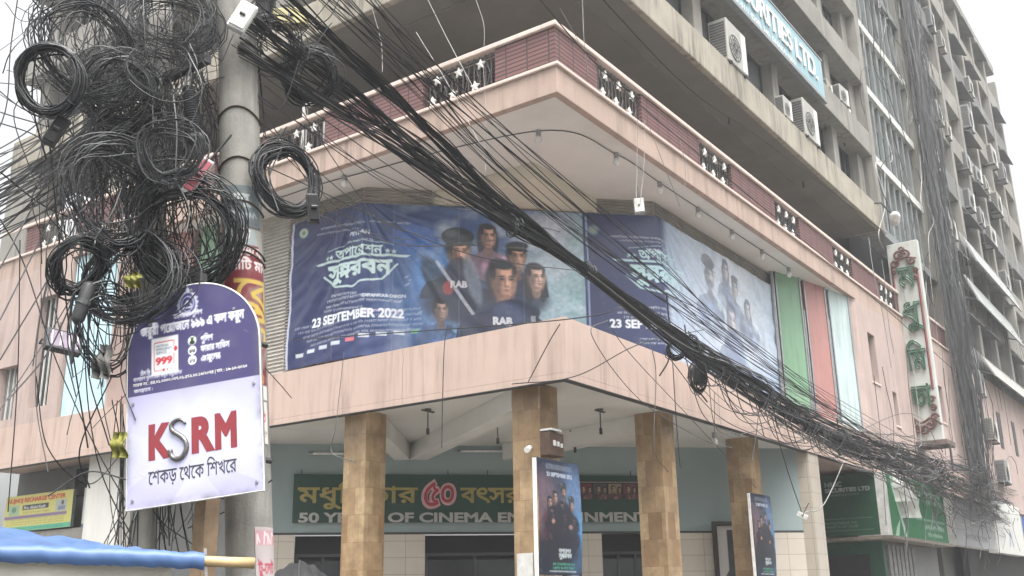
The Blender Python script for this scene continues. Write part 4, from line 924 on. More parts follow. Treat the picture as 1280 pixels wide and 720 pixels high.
mm = MB(); letters(mm, words('স্মারক নং : ৪৪.০১.০০০০.০৩৭.০১.৫৭২.২০.১৬/২০৭৪ | তাং : ১৬-১০-২০২০'.replace('স্মা','সা'), -.42, .062, .030, width=.80, fat=.02), lambda a, b, d: kp(a, b, d+.006), 0); obj('lettering', mm, WHITE, ks)
# ================================================================== SIGNS ON THE RIGHT
SX = 19.0
bl = thing('blade_sign', 'tall narrow white vertical sign with four green neon Bengali letters and brown scroll ornaments', 'sign', (SX+.2, -.6, 5.95))
y0b, y1b, z0b, z1b = 0.21, -0.71, 5.96, 12.05
LK = -.004
LN = (z1b-z0b)*LK
def bp(s, z, d=0.05): return np.array([SX-d, y0b-s+(z-z0b)*LK, z])
obj('box', MB().hexa([(SX,y1b,z0b),(SX+.20,y1b,z0b),(SX+.20,y0b,z0b),(SX,y0b,z0b),(SX,y1b+LN,z1b),(SX+.20,y1b+LN,z1b),(SX+.20,y0b+LN,z1b),(SX,y0b+LN,z1b)]), plaster('white_sign_face', (0.52,0.54,0.51), .10, .6, (0.2,0.18,0.15)), bl, bevel=.015)
obj('border', MB().tube([bp(.10,z0b+.7,.02),bp(.10,z1b-.7,.02)], .035, 4).tube([bp(.82,z0b+1.5,.02),bp(.82,z1b-.9,.02)], .035, 4), simple('maroon_strip', (0.20,0.06,0.06), .6), bl)
obj('ledge', MB().box(SX-.25,y1b-.15,z0b-.16,SX+.7,0.0,z0b-.005), simple('rusty_ledge', (0.13,0.10,0.085), .8, 0, .3), bl, bevel=.01)
NEON = simple('dark_green_tube', (0.03,0.10,0.055), .4); BRN = simple('brown_scroll', (0.115,0.05,0.04), .6)
for ch, zc in (('ম',10.6),('ধু',9.5),('মি',8.05),('তা',6.95)):
    cs, w = layout(ch); k = .52/w; mm = MB(); fc = MB()
    for q in cs:
        if len(q) > 2: mm.tube([bp(0.24+p[0]*k, zc+p[1]*.98, .09) for p in q], .022, 5, closed=True)
    letters(fc, [np.stack([0.24+q[:,0]*k, zc+q[:,1]*.98], 1) for q in cs], lambda a, b, d: bp(a, b, .012+d), .04)
    o = obj('letter', fc, simple('pale_green_letter', (0.36,0.44,0.38), .5) if ch == 'ম' else bpy.data.materials['pale_green_letter'], bl); obj('tube', mm, NEON, o)
def scroll(cx, cz, r, t0, turns, sgn=1, x=1.0):
    t = np.linspace(0, 1, 26); a = t0+sgn*turns*2*math.pi*t; rr = r*(1-.8*t); return [bp(cx*.80+math.cos(b)*q*x, cz+math.sin(b)*q, .07) for b, q in zip(a, rr)]
mm = MB()
for args in ((.42,11.62,.16,0,1.3,1),(.68,11.62,.16,math.pi,1.3,-1),(.55,11.80,.10,-1.5,1.2,1),(.24,11.40,.13,.5,1.2,-1),(.88,11.40,.13,2.6,1.2,1),(.95,11.08,.09,0,1.1,1),(.93,10.85,.07,2,1.1,-1),(.20,11.12,.07,0,1.1,1)): mm.tube(scroll(*args), .035, 5)
mm.tube([bp(.25,11.45,.07),bp(.55,11.55,.07),bp(.85,11.45,.07)], .03, 5); obj('ornament', mm, BRN, bl)
mm = MB()
for args in ((.95,7.15,.10,0,1.2,1),(.97,6.90,.10,2,1.2,-1),(.97,6.62,.12,0,1.2,1),(.80,6.42,.14,1,1.2,-1),(.58,6.32,.17,2.5,1.3,1),(.36,6.36,.13,0,1.2,-1),(.20,6.55,.10,1,1.1,1)): mm.tube(scroll(*args), .035, 5)
mm.tube(smooth_path([bp(.15,6.7,.07),bp(.4,6.5,.07),bp(.7,6.62,.07),bp(.95,6.4,.07)], 16), .035, 5); obj('ornament', mm, BRN, bl)
mm = MB()
for z in (7.0, 9.2, 11.2): mm.tube([(SX+.3,y0b+.005,z),(SX+.3,.3,z)], .04, 5)
mm.tube([(SX-.2,-.9,5.8),(SX-.2,-.9,5.2)], .03, 4).tube([(SX+.6,-1.2,5.8),(SX+.6,-1.2,5.0)], .03, 4).tube([(SX-.2,-.9,5.25),(SX+.6,-1.2,5.1),(SX+1.3,-1.1,5.2),(SX+1.3,0,5.3)], .03, 4).tube([(SX+1.3,-1.1,5.2),(SX+1.3,-1.1,5.8),(SX+.6,-1.2,5.8)], .025, 4); obj('bracket', mm, DARK, bl)

# bank / securities shop sign: two faced green box over its doorway
GRNB = (34,92,62)
nb = thing('shop_sign_box', 'green two-sided shop sign box with white arrow emblem and NRBC lettering beside the tiled pier', 'sign', (14.4, .5, 3.15))
cN = Canvas(2.95, 1.56, .016, (20,66,44)); cN.over(cN.noise(.8,2,3)*.3, (30,96,60))
def arrow(c, cx, cy, s, col, al=.8):
    for ang in (.35, 2.0, -1.15, -2.4):
        R = lambda x, y: (cx+s*(x*math.cos(ang)-y*math.sin(ang)), cy+s*(x*math.sin(ang)+y*math.cos(ang)))
        c.poly([R(.08,.02),R(.35,.10),R(.75,.10),R(1.0,.0),R(.72,-.02),R(.35,-.04)], col, al)
arrow(cN, .28, .70, .85, (150,176,160)); cN.blob(1.42,1.24,.14,.14,(170,190,178),.9,0,.1); cN.stroke([(1.36,1.16),(1.36,1.32)], .03, (20,66,44)); cN.stroke([(1.48,1.32),(1.37,1.24),(1.48,1.16)], .03, (20,66,44))
cN.text('NRBC', 1.66, 1.24, .17, (176,196,184), .95, fat=.03); cN.text('SECURITIES LTD', 1.66, 1.10, .14, (196,206,198), .95, width=1.15, fat=.03); cN.scrib(1.8, 2.5, 1.0, .05, (150,176,160), .6, 3)
for k in range(2): cN.scrib(1.5, 2.4, .30-.09*k, .06, (140,170,150), .6, 4+k)
cN.rect(1.5,.42,2.8,.43,(140,170,150),.6); cN.rect(1.5,.14,2.8,.15,(140,170,150),.6)
painted('sign_face', cN, lambda X, Y: np.stack([np.full_like(X,14.395), 3.0-X-.02, 3.16+Y], -1), PRINTM, nb, smooth=False)
cM = Canvas(5.6, 1.6, .03, (30,110,66)); arrow(cM, .9, .55, 1.5, (176,206,186)); cM.poly([(.35,1.3),(.55,1.3),(1.3,.1),(1.15,.02)], (186,212,194)); cM.stroke([(2.6,1.25),(2.75,.95),(3.0,1.25)], .1, (190,214,198))
for k in range(2): cM.scrib(3.6, 5.2, 1.2-.2*k, .13, (190,214,198), .8, k)
cM.rect(2.4,.55,5.5,.57,(190,214,198)); cM.scrib(3.2,5.2,.32,.12,(200,220,206),.9,7); cM.scrib(3.4,5.0,.12,.1,(200,220,206),.9,8)
painted('sign_face', cM, lambda X, Y: np.stack([14.75+X, np.full_like(X,-.16), 3.14+Y], -1), PRINTM, nb, smooth=False)
obj('casing', MB().box(14.40,-.155,3.14,20.36,.6,4.695).box(14.41,.6,3.16,14.9,3.0,4.69), OFFW, nb)
obj('underside', MB().box(14.3,-.3,3.05,20.4,.5,3.125).box(14.3,.5,3.05,15.2,3.0,3.13), simple('rust_strip', (0.2,0.17,0.14), .7, 0, .3), nb)
sd_ = thing('shop', 'dark green shop with black doorway and shutters below the green sign box', 'shop', (17, .6, .13))
obj('wall', MB().box(15.0,.2,.13,15.2,3.0,3.04), simple('green_front', (0.02,0.085,0.05), .5), sd_)
obj('doorway', MB().box(14.95,.55,.13,14.995,1.6,2.72), BLACK, sd_); obj('sticker', MB().box(14.96,1.75,2.2,14.99,1.95,2.5).box(14.96,2.1,2.05,14.99,2.35,2.42), simple('pink_notice', (0.55,0.4,0.4), .6), sd_)
mm = MB()
for k in range(7): mm.box(15.3+k*.36,.15,.13,15.55+k*.36,.22,2.95)
obj('poster_strip', mm, plaster('torn_poster_paper', (0.20,0.20,0.19), .5, .6, (0.05,0.05,0.05), scale=6), sd_); obj('panel', MB().box(15.2,.225,.13,20.4,.4,3.04), GREYW, sd_)
# far street level signs
def board(name, label, x0, x1, z0, z1, col, art, y=-.2):
    t = thing(name, label, 'sign', ((x0+x1)/2, y, z0)); c = Canvas(x1-x0, z1-z0, .03, col); art(c)
    painted('sign_face', c, lambda X, Y: np.stack([x0+X, np.full_like(X,y-.004), z0+Y], -1), PRINTM, t, smooth=False); obj('casing', MB().box(x0,y,z0,x1,y+.3,z1), OFFW, t); return t
def artG(c):
    c.over(c.noise(.8,4,3)*.4,(110,110,112)); c.text('বাণিজ্যিক', 1.4, c.H*.55, .3, (40,44,50), .8, width=1.2); c.scrib(1.2,4.2,c.H*.16,.16,(40,44,50),.9,3)
board('shop_signboard', 'plain grey shop signboard beyond the green sign box, partly hidden by hanging wires', 21.2, 26.4, 3.15, 4.55, (150,150,152), artG)
def artW(c): c.scrib(.5,3.2,c.H*.6,.3,(120,120,124),.7,5); c.stroke([(2.2,.3),(2.5,.8),(2.8,.3)], .1, (40,60,120))
board('shop_signboard', 'dirty white shop signboard at the right edge under the wire tangle', 26.9, 31.8, 3.1, 4.9, (196,196,192), artW)
board('shop_signboard', 'blue shop signboard cut by the right edge of the photo', 32.0, 37, 3.2, 4.6, (60,90,150), lambda c: None)
def tilted(label, x0, x1, za, zb_, h, col, dp=.55):
    t = thing('sloping_board', label, 'board', ((x0+x1)/2, 0, za)); m = MB(); m.hexa([(x0,-dp,za),(x1,-dp,zb_),(x1,-dp+.06,zb_),(x0,-dp+.06,za),(x0,-dp*.25,za+h),(x1,-dp*.25,zb_+h),(x1,-dp*.25+.06,zb_+h),(x0,-dp*.25+.06,za+h)]); obj('board', m, plaster('pale_board'+str(int(x0*10)), col, .15, .5, (0.2,0.2,0.19)), t)
    m = MB()
    for k in range(5): x = x0+.2+(x1-x0-.4)*k/4; m.tube([(x,-dp+.03,za+.1),(x,0.0,za+.3)], .03, 4)
    obj('strut', m, STEEL, t)
tilted('upper pale signboard panel sloping out from the office wall right of the wire riser', 29.4, 38.2, 14.15, 14.05, 1.15, (0.34,0.35,0.355))
tilted('lower pale greenish signboard panel on the office wall, under the upper pale one', 28.6, 37.2, 12.35, 12.2, 1.15, (0.32,0.335,0.325))
tilted('long corrugated white awning at the foot of the office block above the pink wall', 29.6, 44.0, 9.62, 9.6, .85, (0.36,0.355,0.335))
# securities board on the upper ledge
sb = thing('office_signboard', 'pale blue office signboard with large white lettering on the upper ledge', 'sign', (9, -.3, 14.6))
sx0, sx1, sz0, sz1 = 3.2, 13.55, 14.66, 15.86
obj('board', MB().box(sx0,-.10,sz0,sx1,-.04,sz1), simple('pale_blue_board', (0.26,0.41,0.46), .45, 0, .08, 1), sb)
obj('frame', MB().box(sx0-.04,-.14,sz0-.09,sx1+.04,.0,sz0-.004).box(sx0-.04,-.12,sz1+.004,sx1+.04,.0,sz1+.05), STEEL, sb)
mm = MB(); ex = 13.05; letters(mm, words('SECURITIES LTD.', 7.05, 15.02, .82, width=ex-7.05, fat=.01), lambda a, b, d: (a, -.115-d, b), .03); obj('lettering', mm, WHITE, sb)
mm = MB(); letters(mm, words('NO. 01/1 (DSE), 240, DHAKA-1000', 7.3, 14.72, .19, width=4.0, fat=.02), lambda a, b, d: (a, -.112-d, b), 0); obj('lettering', mm, WHITE, sb)
# ================================================================== AIR CONDITIONERS
ACM = simple('ac_casing', (0.37,0.365,0.335), .5, 0, .12, 3); GRIL = simple('ac_grille', (0.10,0.10,0.10), .6); FANM = simple('ac_fan', (0.33,0.33,0.31), .5)
def make_ac(label, ACM=ACM, FANM=FANM):
    """outdoor unit, 1 m wide, origin bottom centre at the back; front faces -Y"""
    t = thing('air_conditioner', label, 'air conditioner', (0,0,0), 'air conditioners on the facade')
    obj('casing', MB().box(-.5,-.42,0,.5,0,1.0), ACM, t, bevel=.02)
    g = MB()
    for k in range(13): g.box(-.509,-.38,.08+k*.066,-.501,-.04,.125+k*.066)
    obj('grille', g, GRIL, t)
    f = MB(); n = 24; f.add([(-.12,-.428,.42)]+[(-.12+.30*math.cos(2*math.pi*i/n),-.428,.42+.30*math.sin(2*math.pi*i/n)) for i in range(n)], [(0,i+1,(i+1)%n+1) for i in range(n)])
    fo = obj('fan_guard', f, FANM, t); r = MB()
    for q in (.12,.2,.29): r.tube([(-.12+q*math.cos(a),-.435,.42+q*math.sin(a)) for a in np.linspace(0,2*math.pi,20,endpoint=False)], .007, 3, closed=True)
    for a in np.linspace(0, math.pi, 6, endpoint=False): r.tube([(-.12-.3*math.cos(a),-.433,.42-.3*math.sin(a)),(-.12+.3*math.cos(a),-.433,.42+.3*math.sin(a))], .005, 3)
    obj('fan_ring', r, GRIL, fo)
    obj('side_panel', MB().box(.24,-.428,.03,.49,-.421,.97), OFFW, t); obj('hose', MB().tube(smooth_path([(.45,-.1,.2),(.56,-.05,.05),(.55,.1,-.4),(.62,.15,-.9)],16), .025, 5), DARK, t)
    obj('bracket', MB().box(-.42,-.45,-.05,-.36,.25,-.004).box(.36,-.45,-.05,.42,.25,-.004), DARK, t); return t
AC = [ # label, px of the lower centre of the front, width px, plane
 ('large air conditioner on the concrete ledge, below the start of the pale blue signboard', 926,112,.0,1.05),
 ('large air conditioner on the concrete ledge below the end of the pale blue signboard', 1020,204,.0,1.05),
 ('small low air conditioner on the concrete ledge between the two large ones', 988,163,.0,.55),
 ('small air conditioner just right of the pale blue signboard, left one of the upper pair', 1040,128,.1,.85),
 ('small air conditioner just right of the pale blue signboard, right one of the upper pair', 1057,130,.1,.85),
 ('small air conditioner right of the pale blue signboard, underneath the upper pair', 1062,154,.1,.85),
 ('air conditioner highest on the office block, by the roofline', 1168,36,.0,1.2),
 ('air conditioner second highest on the office block, just below the highest', 1181,62,.0,1.2),
 ('big pale air conditioner beside the top of the dark wire riser', 1152,122,.0,1.35),
 ('air conditioner in the middle of the office block, left one of two above the spandrel', 1178,154,.0,1.2),
 ('air conditioner in the middle of the office block, right one of two above the spandrel', 1188,172,.0,1.0),
 ('air conditioner on the far office block near the roof, above the white-rimmed one', 1216,118,.0,1.25),
 ('white-rimmed air conditioner on the far office block under the roof', 1216,162,.0,1.45),
 ('air conditioner close to the dark wire riser, upper left of two', 1160,190,.0,1.1),
 ('air conditioner close to the dark wire riser, lower right of two', 1172,212,.0,1.35),
 ('small air conditioner in the third column of office windows, upper one', 1213,214,.0,1.1),
 ('small air conditioner in the third column of office windows, middle one', 1226,228,.0,1.1),
 ('small air conditioner in the third column of office windows, lower right one', 1236,240,.0,1.1),
 ('air conditioner by the far end of the office block, upper one of a pair', 1246,208,.0,1.4),
 ('air conditioner by the far end of the office block, lower one of a pair', 1258,226,.0,1.4),
 ('air conditioner above the upper pale signboard panel, beside the riser', 1185,282,.0,1.5),
 ('small air conditioner stuck under the one beside the riser above the signboards', 1195,298,.0,1.0),
 ('air conditioner two floors above the upper pale signboard, left one', 1217,262,.0,1.3),
 ('air conditioner two floors above the upper pale signboard, right one', 1230,282,.0,1.2),
 ('air conditioner low at the far end of the office block, upper', 1252,268,.0,1.4),
 ('air conditioner low at the far end of the office block, lower', 1244,306,.0,1.3),
 ('boxy air conditioner at the right end of the upper pale signboard panel', 1262,362,.0,1.3),
 ('square air conditioner under the corrugated awning at the top of a stack of three', 1231,494,.0,1.15),
 ('large grilled air conditioner on the pink podium wall, middle of a stack of three', 1247,552,-.1,1.3),
 ('large grilled air conditioner on the pink podium wall, lowest of a stack of three', 1262,604,-.1,1.3),
]
ACS = {}; ACV = [(ACM,FANM),(simple('yellowed_casing',(0.31,0.295,0.245),.6,0,.2,4),simple('brown_fan',(0.2,0.19,0.17),.6)),(simple('grey_casing',(0.24,0.245,0.24),.6,0,.25,4),simple('grey_fan',(0.16,0.16,0.16),.6))]
for i, (lab, x, y, yo, w) in enumerate(AC):
    if i < 3: w *= 1.0; yo = .36*w
    else: w *= .76; yo += .22
    p = onR(x, y, yo-.42*w)
    if i < 3: p[2] = Z1+.775
    kv = 0 if i < 3 else (1,2,2,1,0,2,2)[i % 7]
    if kv not in ACS: t = ACS[kv] = make_ac(lab, *ACV[kv])
    else: t = dup(ACS[kv]); t['label'] = lab
    if i > 2: t.rotation_euler = (rnd.gauss(0,.02), rnd.gauss(0,.03), rnd.gauss(0,.06))
    t.location = (p[0], yo-.0, p[2]); t.scale = (w,w,w*(.85 if i % 3 else 1.0)) if i > 2 else (w,w,w)
# ================================================================== UTILITY POLES
pb, pt = far(312,690,7.2), far(296.5,40,7.02)
pd = (pt-pb)/np.linalg.norm(pt-pb); p_lo = pb-pd*((pb[2]+.0)/pd[2]); p_hi = pt+pd*1.3
up = thing('utility_pole', 'round grey concrete utility pole with torn posters, leaning slightly, beside the purple sign', 'utility pole', p_lo)
def pp_(z, ang=None, r=0.0):
    c = p_lo+pd*(z/pd[2]); 
    if ang is None: return c
    return c+np.array([math.cos(ang), math.sin(ang), 0])*r
ZS = np.linspace(0, p_hi[2], 24); RP = lambda z: .163-.0045*z
obj('shaft', MB().tube([pp_(z) for z in ZS], [RP(z) for z in ZS], 28), POLE, up, smooth=True)
toC = math.atan2(CAM[1]-p_lo[1], CAM[0]-p_lo[0])
rp_ = MB()
for z in (4.62,4.30,3.98,3.93,5.0): rp_.tube([pp_(z+.03*math.sin(a*2), a, RP(z)+.006) for a in np.linspace(0,2*math.pi,24,endpoint=False)], .008, 4, closed=True)
for k in range(5): z = 3.9+.2*k; rp_.tube([pp_(z+.04*rnd.random(), toC-1.3+rnd.uniform(-.2,.3), RP(z)+.015+.02*rnd.random()) for _ in range(6)], .012, 4)
obj('binding_wire', rp_, simple('rusty_wire', (0.09,0.065,0.05), .7, .3), up)
def wrap(name, z0, z1, a0, a1, canvas, label):
    o = painted(name, canvas, lambda X, Y: np.stack([*(lambda A, Z: ((p_lo[0]+pd[0]*Z/pd[2])+np.cos(A)*(RP(Z)+.004), (p_lo[1]+pd[1]*Z/pd[2])+np.sin(A)*(RP(Z)+.004), Z))(a0+(a1-a0)*X/canvas.W, z0+(z1-z0)*Y/canvas.H)], -1), PRINTM)
    return tag(o, label, 'poster', 'posters pasted on the utility pole')
wr_ = .155*2.4
c = Canvas(wr_, 1.20, .007, (122,44,52)); c.over(c.noise(.2,3,3)*.4, (92,40,46)); c.over(np.clip(c.noise(.15,8,4)-.5,0,1)*2.2, (160,150,140)); c.rect(0,1.08,wr_,1.2,(150,160,160)); c.rect(0,.0,wr_,.10,(210,208,204))
for t_, y, s_ in (('সিটি',1.12,.10),('অভিষেক',1.00,.10),('পার্টি মাল',.90,.10)): c.text(t_, .06, y, s_, (226,216,214), .95, fat=.02)
for t_, y, s_ in (('রে',.62,.34),('টি',.34,.36),('ম',.14,.28)): c.text(t_, .10, y, s_, (196,170,80), .9, fat=.008)
c.text('রেট', .2, .105, .09, (230,130,50), .9, fat=.03); c.poly([(0,0),(.1,.0),(.06,.2),(0,.35)], (170,160,150), .9); c.poly([(wr_,1.2),(wr_-.1,1.2),(wr_-.03,1.0),(wr_,.98)], (150,148,140))
wrap('pole_poster', 2.95, 4.13, toC-.95, toC+1.15, c, 'torn red poster with big yellow Bengali letters wrapped round the pole')
c = Canvas(.33, .35, .007, (120,130,132)); c.over(c.noise(.1,4,3)*.8, (70,76,80)); c.text('বাবু', .05, .2, .12, (190,196,196), .8, fat=.03); c.scrib(.03,.3,.08,.05,(190,196,196),.7,2)
wrap('pole_poster', 4.14, 4.44, toC-.9, toC+1.0, c, 'faded grey torn poster above the red poster on the pole')
c = Canvas(.30, .55, .007, (200,188,188)); c.over(c.noise(.12,3,3)*.7,(150,146,142)); c.rect(0,.44,.3,.53,(196,150,158)); c.scrib(.02,.28,.45,.07,(230,220,220),.9,4); c.text('টু-লেট', .03, .27, .09, (180,70,90), .95, fat=.04)
for k in range(3): c.scrib(.03,.28,.17-.07*k,.045,(196,70,90),.8,k)
wrap('pole_poster', 1.55, 2.12, toC+.25, toC+1.35, c, 'white and pink to-let paper low on the pole at its right side')
c = Canvas(.24, .3, .007, (214,206,200)); c.text('ভর্তি', .03, .15, .1, (190,60,70), .9, fat=.03); c.scrib(.03,.2,.05,.05,(90,80,80),.8,3)
wrap('pole_poster', 2.66, 2.94, toC+.35, toC+1.1, c, 'small white paper with red mark just under the red poster')
# second, thinner pole buried in cables and two timber posts
def post(name, label, x0, y0, x1, y1, d, r, mat, k=14, cat='post'):
    a, b = far(x0,y0,d), far(x1,y1,d); dd = (b-a)/(b[2]-a[2]); a = a-dd*a[2]
    t = thing(name, label, cat, a); obj('shaft', MB().tube([a+(b-a)*q for q in np.linspace(0,1,10)], r, k), mat, t, smooth=k > 6); return t, a, b
t2, q_lo, q_hi = post('cable_pole', 'old concrete cable pole almost hidden in coiled black cables, left of the round pole', 178,690,203,-30,7.22,.082,POLE, 14, 'utility pole')
m = MB()
for z in (5.3,4.5,3.7): c_ = q_lo+(q_hi-q_lo)*(z/q_hi[2]); m.box(c_[0]-.03,c_[1]-.55,z-.03,c_[0]+.03,c_[1]+.35,z+.03)
obj('crossarm', m, DARK, t2)
_a, _b = far(255,690,7.0), far(258,600,7.0); m = MB(); m.box(_a[0]-.055,_a[1]-.055,0,_a[0]+.055,_a[1]+.055,2.9)
tag(obj('timber_post', m, WOOD, base=(_a[0],_a[1],0)), 'square timber post under the purple sign, between the two poles', 'post')
# ================================================================== THINGS HUNG IN THE CABLES
def facing_box(name, label, cat, x, y, d, w, h, dep, roll, mat, yawoff=0.0, pitch=0.0, parts=None):
    c_ = far(x,y,d); vd = CAM-c_; vd[2] *= .3; vd /= np.linalg.norm(vd); M = Matrix.Rotation(math.atan2(vd[1],vd[0])+yawoff, 4, 'Z') @ Matrix.Rotation(-pitch, 4, 'Y') @ Matrix.Rotation(roll, 4, 'X')
    t = thing(name, label, cat, c_); P = lambda X, Y, Z: c_+np.array(M.to_3x3() @ Vector((X,Y,Z)))
    m = MB(); m.hexa([P(-dep/2,-w/2,-h/2),P(dep/2,-w/2,-h/2),P(dep/2,w/2,-h/2),P(-dep/2,w/2,-h/2),P(-dep/2,-w/2,h/2),P(dep/2,-w/2,h/2),P(dep/2,w/2,h/2),P(-dep/2,w/2,h/2)]); obj('casing', m, mat, t, bevel=.008)
    if parts: parts(t, P, w, h, dep)
    return t
def lid(col_mat):
    def f(t, P, w, h, dep):
        m = MB(); x = dep/2+.004; a, b = w*.42, h*.43; m.hexa([P(dep/2,-a,-b),P(x+.012,-a,-b),P(x+.012,a,-b),P(dep/2,a,-b),P(dep/2,-a,b),P(x+.012,-a,b),P(x+.012,a,b),P(dep/2,a,b)]); obj('lid', m, col_mat, t, bevel=.005)
        obj('clip', MB().tube([P(x+.02,-.02,0),P(x+.02,.02,0)], .012, 6), DARK, t); m = MB().tube([P(0,0,h/2),P(-.02,.01,h/2+.25)], .008, 4); obj('lead', m, WIRE, t)
    return f
facing_box('junction_box', 'white flat junction box tilted near the top of the round pole', 'junction box', 303,22,6.75,.13,.24,.06,-.42,OFFW,0,0,lid(WHITE))
facing_box('junction_box', 'mustard yellow square junction box among the cables right of the pole top', 'junction box', 363,24,7.6,.26,.17,.09,.20,simple('mustard_box',(0.36,0.33,0.17),.5),0,0,lid(simple('mustard_lid',(0.46,0.41,0.2),.5)))
facing_box('junction_box', 'slanting white plate with a red label hanging below the ribbed insulator', 'junction box', 247,221,6.72,.075,.29,.04,-.50,OFFW,0,0,lid(simple('red_label',(0.40,0.10,0.13),.5)))
facing_box('splice_box', 'black flat splice box hanging beside the poster edge and the thick coil', 'splice box', 391,261,7.0,.085,.22,.04,.12,DARK,.2,0,lid(BLACK))
facing_box('splice_box', 'black splice box hanging under the leftmost coil', 'splice box', 70,164,6.7,.09,.22,.05,-.42,DARK,0,0,lid(BLACK))
facing_box('splice_box', 'small black splice box inside the hanging loop over the right banner', 'splice box', 875,468,15.0,.20,.32,.1,-.12,DARK,0,0,lid(BLACK))
facing_box('splice_box', 'tiny grey box fixed on the white wall above the right banner', 'splice box', 799,258,16.6,.18,.27,.1,.05,STEEL,0,0,lid(OFFW))
facing_box('switch_box', 'small white switch box hanging on the tiled pier', 'switch box', 1003,645,22.8,.22,.11,.06,-.5,WHITE,0,0,lid(OFFW))
def closure(label, x0,y0,x1,y1,d,r):
    a, b = far(x0,y0,d), far(x1,y1,d); t = thing('splice_closure', label, 'splice closure', (a+b)/2); P = [a+(b-a)*q for q in (0,.06,.12,.5,.88,.94,1)]
    obj('shell', MB().tube(P, [r*.3,r*.8,r,r*1.02,r,r*.8,r*.3], 12), DARK, t, smooth=True); obj('band', MB().tube([a+(b-a)*.45,a+(b-a)*.55], r*1.12, 12), WIREG, t); obj('cable_tail', MB().tube([b,b+np.array([.01,.02,-.25])], .01, 5), WIRE, t)
closure('black torpedo splice closure hanging diagonally left of the purple sign', 113,352,95,405,6.8,.042)
closure('black splice closure pointing up and right on the left cable mass', 105,310,130,285,6.85,.04)
# ribbed insulator
a, b = far(236,108,6.75), far(244,170,6.75); t = thing('insulator', 'black ribbed coil of wire like a spring insulator left of the round pole', 'insulator', a); P = [a+(b-a)*q for q in np.linspace(0,1,41)]
obj('ribs', MB().tube(P, [.030+.022*(i/40)+(.012 if i % 2 else 0) for i in range(41)], 12), WIREG, t); obj('cup', MB().tube([b,b+(b-a)*.12,b+(b-a)*.2],[.062,.06,.03],12), DARK, t, smooth=True)
# flood lamp at left, and lamp on the right
def lampparts(t, P, w, h, dep):
    m = MB(); x = dep/2+.003; m.quad(P(x,-w*.42,-h*.40),P(x,w*.42,-h*.40),P(x,w*.42,h*.40),P(x,-w*.42,h*.40)); obj('glass', m, simple('violet_glass',(0.24,0.19,0.25),.25), t)
    m = MB()
    for k in range(4): y = -w*.36+k*w*.24; m.tube([P(x+.006,y,-h*.36),P(x+.006,y,h*.36)], .010, 4)
    obj('reflector_rib', m, OFFW, t); obj('bracket', MB().tube([P(-.02,-w/2-.02,0),P(-.12,-w/2-.02,0),P(-.12,0,.05),P(-.12,0,.35)], .014, 5), DARK, t)
facing_box('flood_lamp', 'violet glass flood lamp panel on the pink wall at the left', 'flood lamp', 79,428,12.5,.40,.26,.10,-.10,DARK,.35,.35,lampparts)
c_ = onR(1120,274,-.5); t = thing('street_lamp', 'white lamp head on a thin arm above the vertical sign', 'lamp', c_); obj('head', MB().tube([c_+np.array([-.35,-.1,.05]),c_+np.array([-.1,0,.06]),c_+np.array([.3,.1,0])],[.07,.16,.12],10), WHITE, t, smooth=True); obj('arm', MB().tube([c_+np.array([-.1,0,.06]),c_+np.array([-.3,.3,.5]),c_+np.array([-.3,.6,.55])], .03, 5), DARK, t)
# bulbs under the balcony and lamp holders under the canopy, tube lights
def bulb(x, y, z, label, grp, big=1.0):
    t = thing('pendant_bulb', label, 'light bulb', (x,y,z), grp); obj('holder', MB().tube([(x,y,z),(x,y,z-.10*big)], .045*big, 8), STEEL, t); obj('bulb', MB().tube([(x,y,z-.10*big),(x,y,z-.14*big),(x,y,z-.2*big),(x,y,z-.24*big)],[.03*big,.06*big,.06*big,.02*big],10), simple('frosted_bulb',(0.62,0.62,0.6),.3), t, smooth=True)
for i, x in enumerate((0.95,2.55,4.2,5.85,7.5,9.15,10.8)): bulb(x, .42 if i else 1.0, 9.244, 'unlit bulb under the right hand balcony soffit, '+('at the inner corner','second from the corner','third from the corner','fourth from the corner','fifth from the corner','sixth from the corner','last before the coloured panels')[i], 'bulbs under the balcony')
for i, y in enumerate((4.9,6.6)): bulb(.35, y, 9.244, 'unlit bulb under the left hand balcony soffit, '+('nearer the corner','nearer the round pole')[i], 'bulbs under the balcony')
m = MB().tube(smooth_path([(.35,6.6,9.235),(.4,4.9,9.23),(.95,1.0,9.235),(2.55,.42,9.225),(4.2,.42,9.235),(7.5,.42,9.23),(10.8,.42,9.235)],60), .010, 4); tag(obj('lighting_cable', m, WIREG), 'thin cable linking the bulbs under the balcony', 'cable')
def ceil_lamp(p, label):
    x, y, z = p; t = thing('ceiling_lamp', label, 'ceiling lamp', (x,y,4.79), 'lamp mounts under the canopy'); m = MB(); m.tube([(x,y,4.79),(x,y,4.77)], .06, 10); m.box(x-.15,y-.02,4.74,x+.15,y+.02,4.765); obj('mount', m, simple('rusty_mount',(0.10,0.085,0.07),.8), t); obj('rod', MB().tube([(x,y,4.74),(x,y,4.42)], .012, 5).tube([(x,y,4.46),(x,y,4.36)], .03, 6), DARK, t)
for (px_, py_), lb in zip(((535,512),(622,525),(750,512),(718,538),(806,548)), ('rusty lamp mount under the canopy left of the soffit V','rusty cross shaped lamp mount under the canopy left of the middle column','rusty cross shaped lamp mount just right of the middle column','small lamp rod right of the middle column under the canopy','small lamp rod under the canopy by the third column')): ceil_lamp(onZ(px_,py_,4.78), lb)
